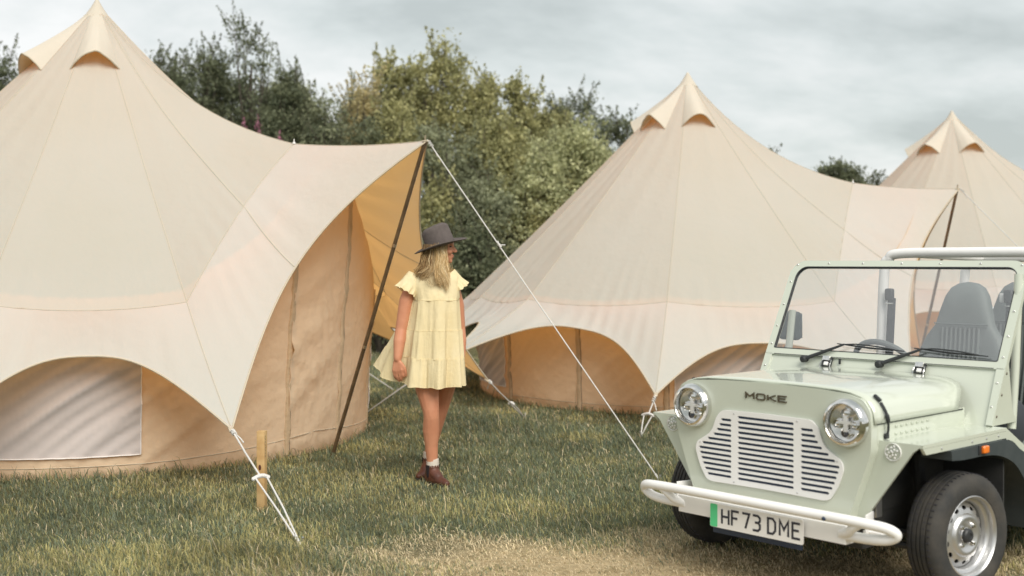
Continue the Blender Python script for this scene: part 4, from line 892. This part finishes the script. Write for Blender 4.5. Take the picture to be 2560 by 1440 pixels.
# bumper and plate
half = [(.43, -.565, .325), (.53, -.572, .327), (.62, -.572, .333), (.675, -.565, .345), (.70, -.568, .368), (.672, -.592, .392), (.60, -.612, .402), (.50, -.622, .406), (.30, -.632, .409), (0.001, -.636, .41)]
path = half + [(-x, y, z) for x, y, z in reversed(half[:-1])]
b = B(); b.tube(crom(path, 6), .0228, 14); bump_o = b.obj('bumper', M['white'], CAR)
for sg in (-1, 1):
    b = B(); b.tube(crom([(sg * .55, -.612, .395), (sg * .515, -.605, .372), (sg * .485, -.59, .345), (sg * .44, -.57, .33)], 5), .021, 12); b.obj('bumper_strut', M['white'], bump_o)
    b = B(); b.box((sg * .515, -.47, .375), (.008, .11, .085), Matrix.Rotation(R(sg * 14), 3, 'Z'), .004); b.lathe([(.014, 0), (.014, .004), (0, .004)], 14, at(sg * .52, -.49, .38, Matrix.Rotation(R(sg * 90), 4, 'Y'))); b.obj('chassis_bracket', M['white'], CAR)
    b = B(); b.box((sg * .54, -.46, .335), (.09, .06, .012), None, .003); b.obj('bracket_foot', M['white'], CAR)
b = B(); b.box((0, -.548, .327), (.935, .07, .082), None, .003); b.obj('bumper_beam', M['white'], bump_o)
b = B(); b.ell((.40, -.651, .400), (.010, .006, .010)); b.obj('bumper_bolt', M['navy'], bump_o)
PLY = -.604
pl = empty('number_plate', (0, PLY, 0), parent=CAR)
b = B(); b.prism([rrect(-.256, .252, .264, .364, .008, 3)], XZ(0), 0, .006); b.obj('plate_face', M['plate'], pl)
b = B(); b.prism([rrect(-.254, .254, -.212, .362, .006, 3)], XZ(-.0012), 0, .001); b.obj('green_band', M['green'], pl)
for ch, x in zip('HF73DME', (-.190, -.132, -.072, -.012, .072, .136, .204)):
    letter(ch, x, .270, .050 if ch != 'M' else .056, .079, .0105, lambda u, v, t: (u, t, v), -.0016, -.0002, M['ink'], pl)
b = B(); b.box((-.01, -.572, .243), (.50, .012, .05), None, .004); b.obj('lower_valance', M['navy'], CAR)
# scuttle, windscreen
SC = lambda off=0: (lambda u, v, t: (u, WS(v) + off - t * math.cos(WA), v + t * math.sin(WA)))
b = B(); b.prism([[(-.66, .725), (.66, .725), (.648, 1.025), (-.648, 1.025)]], SC(), -.02, 0); b.obj('scuttle', M['paint'], CAR, smooth=0)
ws = empty('windscreen', (0, 0, 0), parent=CAR)
outer = rrect(-.692, .995, .692, 1.522, (.085, .085, .012, .012), 7); inner = rrect(-.646, 1.030, .646, 1.487, (.062, .062, .008, .008), 7)
b = B(); b.prism([outer, inner], SC(), -.012, .012); b.obj('windscreen_frame', M['paint'], ws, smooth=30)
b = B(); b.prism([rrect(-.6475, 1.0285, .6475, 1.4885, (.063, .063, .0085, .0085), 7), rrect(-.6435, 1.0325, .6435, 1.4845, (.0595, .0595, .0065, .0065), 7)], SC(), -.006, .0135); b.obj('rubber_seal', M['black'], ws, smooth=30)
b = B(); b.prism([rrect(-.644, 1.032, .644, 1.485, (.06, .06, .007, .007), 7)], SC(), .001, .005); b.obj('glass', M['glass'], ws, smooth=0)
for sg in (-1, 1):
    b = B(); b.prism([[(sg * .648, 1.0), (sg * .692, 1.0), (sg * .692, .738), (sg * .66, .738)]], SC(), -.006, .012); b.obj('frame_foot', M['paint'], ws, smooth=0)
    b = B(); b.prism([[(WS(.74) + .01, .738), (.60, .738), (.555, .80), (.520, 1.01), (WS(1.06) + .012, 1.06)]], lambda u, v, t: (sg * t, u, v), .676, .684); gs = b.obj('cowl_gusset', M['paint'], CAR, smooth=0)
    for z in (.78, .88, .98): b = B(); b.ell((sg * .685, WS(z) + .03, z), (.004, .007, .007)); b.obj('screw', M['bronze'], gs)
SCR = [(-.655, 1.497), (-.45, 1.505), (-.235, 1.505), (0, 1.505), (.22, 1.505), (.44, 1.505), (.655, 1.497)] + [(sg * .669, z) for sg in (-1, 1) for z in (1.40, 1.27, 1.15, 1.05, .93, .82)]
for x, z in SCR: b = B(); p = SC()(x, z, .013); b.ell(p, (.0065, .0035, .0065)); b.obj('screw', M['chrome'], ws)
b = B(); b.box((0, WS(1.005) - .014, 1.003), (1.27, .003, .004), RX(0)); b.obj('scuttle_groove', M['ink'], ws)
for (px_, bx0, bx1) in ((-.418, -.225, .155), (.038, .225, .60)):
    wp = empty('wiper', (0, 0, 0), parent=CAR); p0 = SC()(px_, .972, .03); p1 = SC()(bx0 + .03, 1.062, .03)
    b = B(); b.lathe([(.019, -.02), (.019, .012), (.012, .018), (0, .018)], 16, at(*p0, TOFRONT)); b.obj('wiper_hub', M['black'], wp)
    b = B(); b.tube([p0, Vector(p0).lerp(Vector(p1), .55), p1], [.011, .009, .005], 8); b.obj('wiper_arm', M['black'], wp)
    b = B(); A_ = Vector(SC()(bx0 - .02, 1.066, .022)); Z_ = Vector(SC()(bx1, 1.048, .022)); b.tube([A_, A_.lerp(Z_, .5) + Vector((0, 0, -.004)), Z_], [.003, .006, .003], 6); b.obj('wiper_blade', M['black'], wp)
    b = B(); b.tube(crom([A_.lerp(Z_, .12), A_.lerp(Z_, .3) + Vector((0, -.012, .009)), A_.lerp(Z_, .45) + Vector((0, -.014, .010)), A_.lerp(Z_, .65) + Vector((0, -.012, .009)), A_.lerp(Z_, .88)], 4), .0042, 6); b.obj('wiper_yoke', M['black'], wp)
for x in (-.275, .265):
    lt = empty('screen_latch', (x, WS(.975) - .018, .975), parent=CAR); lt.rotation_euler = (-WA, 0, 0)
    b = B(); b.box((0, -.004, .0), (.052, .022, .058), None, .004); b.obj('latch_base', M['black'], lt)
    b = B(); b.box((0, -.02, .016), (.044, .014, .026), None, .004); b.obj('latch_lever', M['chrome'], lt)
    b = B(); b.box((.004, -.018, -.014), (.024, .012, .02), None, .003); b.obj('latch_plate', M['white'], lt)
    b = B(); b.tube(crom([(-.026, -.012, .01), (-.030, -.018, -.02), (-.028, -.012, -.045)], 4), .0028, 6); b.tube(crom([(.026, -.012, .01), (.030, -.018, -.02), (.028, -.012, -.045)], 4), .0028, 6); b.obj('latch_bail', M['chrome'], lt)
b = B(); b.box((-.205, WS(.985) - .016, .985), (.012, .01, .03), None, .004); b.obj('scuttle_vent', M['black'], CAR)
# cabin
b = B(); b.box((0, .66, .84), (1.24, .20, .24), None, .03); b.obj('dashboard', M['black'], CAR)
b = B(); b.box((0, 1.6, .30), (.90, 1.9, .04)); b.obj('cabin_floor', M['dark'], CAR)
b = B(); b.box((0, 2.58, .50), (1.44, .05, .52), None, .01); b.obj('rear_panel', M['paint'], CAR)
sw = empty('steering_wheel', (-.135, .80, .945), parent=CAR); sw.rotation_euler = (R(-52), 0, 0)
b = B(); b.tube([(.175 * math.cos(a), .175 * math.sin(a), 0) for a in np.linspace(0, 2 * PI, 37)[:-1]], .016, 10, closed=True); b.obj('rim', M['seat'], sw)
b = B(); b.box((0, 0, -.01), (.11, .09, .04), None, .012); b.box((.08, 0, -.008), (.16, .03, .012), None, .003); b.box((-.08, 0, -.008), (.16, .03, .012), None, .003); b.tube([(0, 0, -.02), (0, 0, -.22)], .025, 10); b.obj('hub', M['black'], sw)
def seat(x, y, tall=True):
    s_ = empty('seat', (x, y, 0), parent=CAR); b = B()
    rows = [(.62, .25, .0), (.80, .255, .03), (.95, .255, .06), (1.03, .245, .075), (1.10, .215, .085), (1.17, .165, .10), (1.25, .145, .115), (1.33, .122, .13), (1.375, .095, .14), (1.40, .055, .145), (1.408, .01, .147)]
    def sp(i, j):
        z, hw, yy = rows[j]; a = 2 * PI * i / 40; c_, s2 = math.cos(a), math.sin(a); th = .065 if j < 7 else .065 * hw / .145
        return (hw * math.copysign(abs(c_) ** .6, c_), yy + th * math.copysign(abs(s2) ** .7, s2) + (.022 * (1 - abs(c_) ** 2) if s2 < 0 and z < 1.18 else 0), z)
    b.grid(sp, 40, len(rows), True); bk = b.obj('backrest', M['seat'], s_, smooth=180)
    for k in range(-4, 5):
        b = B(); b.tube([(k * .026, -.042 + .02 * abs(k) / 4 * 0, .70), (k * .026, .018 - .0, .95), (k * .026, .038, 1.08), (k * .026, .046, 1.155)], .0085, 6); b.obj('rib', M['seat'], bk)
    b = B(); b.tube([(u, .038 + .01 * (u / .15) ** 2, 1.175) for u in np.linspace(-.155, .155, 9)], .004, 6); b.obj('piping', M['seat'], bk)
    b = B(); b.box((0, -.20, .58), (.48, .46, .16), None, .05, 3); b.obj('cushion', M['seat'], s_)
    return s_
seat(.135, 1.08); seat(.20, 1.60)
fs = empty('folded_seat', (-.30, 1.15, 0), parent=CAR, label='driver seat folded low behind the steering wheel')
b = B(); b.box((0, -.12, .56), (.46, .50, .15), None, .05, 3); b.obj('cushion', M['seat'], fs); b = B(); b.box((0, -.10, .70), (.46, .52, .12), RX(6), .05, 3); b.obj('backrest', M['seat'], fs)
def hoop(y, zt, xw, r):
    b = B(); P = [(-xw - .03, y, .35), (-xw - .02, y, 1.0), (-xw, y, zt - .11), (-xw + .03, y, zt - .035), (-xw + .11, y, zt)]
    P = crom(P + [(0, y, zt + .004)] + [(-x, yy, z) for x, yy, z in reversed(P)], 6); b.tube(P, r, 14); return b.obj('roll_hoop', M['white'], CAR)
hoop(1.5, 1.572, .545, .031); hoop(2.5, 1.545, .52, .031)
for x in (-.40, .40): b = B(); b.tube([(x, 1.5, 1.573), (x, 2.5, 1.546)], .024, 12); b.obj('roof_rail', M['white'], CAR)
b = B(); b.tube([(-.54, 2.5, 1.2), (.54, 2.5, 1.2)], .022, 12); b.obj('rear_rail', M['white'], CAR)
for (x, y, z0, z1) in ((-.49, 1.47, .82, 1.32), (.33, 1.30, .95, 1.33)):
    bt = empty('seat_belt', (x, y, 0), parent=CAR)
    b = B(); b.box((0, 0, (z0 + z1) / 2 - .02), (.05, .012, z1 - z0), Matrix.Rotation(R(3), 3, 'Y'), .003); b.obj('webbing', M['black'], bt)
    b = B(); b.box((0, -.005, z1), (.052, .04, .075), None, .015, 3); b.obj('belt_guide', M['black'], bt)
    b = B(); b.box((0.004, -.012, z1 - .055), (.05, .012, .008), None, .002); b.obj('belt_buckle', M['chrome'], bt)
    b = B(); b.box((-.04, .02, z1 - .01), (.04, .03, .05), None, .006); b.obj('belt_bracket', M['white'], bt)
mr = empty('door_mirror', (-.735, .765, 1.145), parent=CAR)
b = B(); b.box((0, 0, 0), (.15, .07, .17), Matrix.Rotation(R(-10), 3, 'Z'), .034, 4); b.obj('mirror_shell', M['flare'], mr)
b = B(); b.box((.006, .036, 0), (.125, .004, .145), Matrix.Rotation(R(-10), 3, 'Z'), .0015); b.obj('mirror_glass', M['chrome'], mr)
b = B(); b.tube(crom([(.02, -.02, -.08), (.03, -.12, -.16), (.06, -.22, -.20)], 4), .012, 8); b.obj('mirror_stalk', M['black'], mr)
for sg in (-1, 1):
    b = B(); b.tube([(sg * .66, .60, .70), (sg * .66, .64, 1.0), (sg * .66, .68, 1.24 if sg < 0 else 1.46)], .021, 12); b.obj('screen_strut', M['paint'], CAR)
# bag on the passenger footwell
bg_ = B(); bg_.ell((.52, .80, .70), (.13, .12, .16)); bg_.ell((.50, .78, .84), (.10, .10, .06)); bg_.obj('holdall', M['bag'], None, label='dark grey bag in the passenger footwell of the car', cat='bag').matrix_world = Matrix.Translation((1.571, 5.793, 0)) @ Matrix.Rotation(-R(47.68), 4, 'Z')
# wheels
def wheel(x, y, steer, first=None):
    wv = empty('wheel', (x, y, .283), steer, parent=CAR); sg = 1 if x > 0 else -1
    AX = Matrix.Rotation(R(90 * sg), 4, 'Y')       # +Z -> outward
    if first:
        for ch in first.children:
            c = ch.copy(); COL.objects.link(c); c.parent = wv
            if sg < 0: c.rotation_euler = (0, 0, PI)
            for g2 in ch.children: d_ = g2.copy(); COL.objects.link(d_); d_.parent = c
        return wv
    prof = [(.178, .068), (.186, .080), (.205, .086), (.232, .087), (.255, .081), (.270, .070), (.2775, .058), (.280, .046), (.280, .040), (.2735, .0385), (.2735, .0335), (.281, .032), (.282, .014), (.2745, .0125), (.2745, .0075), (.2825, .006)]
    prof = prof + [(r, -h) for r, h in reversed(prof)] + [(.178, -.068), (.178, .068)]
    b = B(); b.lathe(prof, 64, AX); ty = b.obj('tyre', M['tyre'], wv, smooth=30)
    b = B()
    for k in range(60):
        a = 2 * PI * k / 60
        for h0, sk in ((.024, .25), (-.024, -.25), (.05, .1), (-.05, -.1)):
            b.box(tuple(AX @ Vector((.2795 * math.cos(a), .2795 * math.sin(a), h0))), (.0055, .0035, .016), AX.to_3x3() @ Matrix.Rotation(a, 3, 'Z') @ Matrix.Rotation(sk, 3, 'X'))
    b.obj('tread_sipe', M['ink'], ty, kind='stuff')
    b = B(); b.lathe([(.182, .070), (.184, .077), (.180, .079), (.174, .074), (.170, .066), (.168, .050), (.158, .046), (.152, .038), (.150, .010), (.146, .006)], 56, AX); rim = b.obj('rim', M['steel'], wv, smooth=40)
    hs = []
    for k in range(14):
        a = 2 * PI * k / 14; c = Vector((.124 * math.cos(a), .124 * math.sin(a)))
        hs.append([(c.x + .009 * math.cos(t) * math.cos(a) - .0145 * math.sin(t) * math.sin(a), c.y + .009 * math.cos(t) * math.sin(a) + .0145 * math.sin(t) * math.cos(a)) for t in np.linspace(0, 2 * PI, 11)[:-1]])
    circ = lambda r, n: [(r * math.cos(t), r * math.sin(t)) for t in np.linspace(0, 2 * PI, n + 1)[:-1]]
    def web(u, v, t):
        r = math.hypot(u, v); return AX @ Vector((u, v, float(np.interp(r, [.08, .10, .124, .147], [.048, .042, .036, .018])) - t))
    b = B(); b.prism([circ(.147, 56), circ(.099, 40)] + hs, web, 0, .004); b.obj('rim_web', M['steel'], rim, smooth=50)
    b = B(); b.lathe([(.100, .0415), (.092, .054), (.084, .058), (.070, .054), (.056, .046), (.036, .045), (.034, .048)], 48, AX); b.obj('rim_centre', M['steel'], rim, smooth=50)
    b = B(); b.lathe([(.15, -.02), (0, -.02)], 32, AX); b.obj('brake_drum', M['dark'], rim)
    b = B(); b.lathe([(.034, .044), (.032, .060), (.026, .066), (.014, .068), (.012, .064), (0, .064)], 28, AX); b.obj('hub_cap', M['black'], wv)
    for k in range(4):
        a = R(45 + 90 * k); b = B(); b.lathe([(.011, .044), (.011, .054), (.008, .061), (0, .063)], 8, AX @ Matrix.Translation((.056 * math.cos(a), .056 * math.sin(a), 0))); b.obj('wheel_nut', M['chrome'], wv)
    return wv
w0 = wheel(.682, 0, -R(9)); wheel(-.682, 0, -R(9), w0); wheel(.682, 2.08, 0, w0); wheel(-.682, 2.08, 0, w0)
for sg in (-1, 1):
    b = B(); b.tube([(sg * .38, -.05, .26), (sg * .60, 0, .24)], .022, 8); b.tube([(sg * .36, .16, .30), (sg * .58, .02, .26)], .016, 8); b.obj('suspension_arm', M['black'], CAR)
    b = B(); b.tube([(sg * .50, .03, .30), (sg * .47, .03, .62)], [.032, .028], 10); b.obj('damper', M['dark'], CAR)
    b = B(); b.box((sg * .455, -.30, .45), (.02, .05, .17), None, .004); b.obj('front_upright', M['steel'], CAR)
b = B(); b.tube([(-.60, -.20, .235), (.60, -.20, .235)], .016, 8); b.obj('anti_roll_bar', M['black'], CAR)
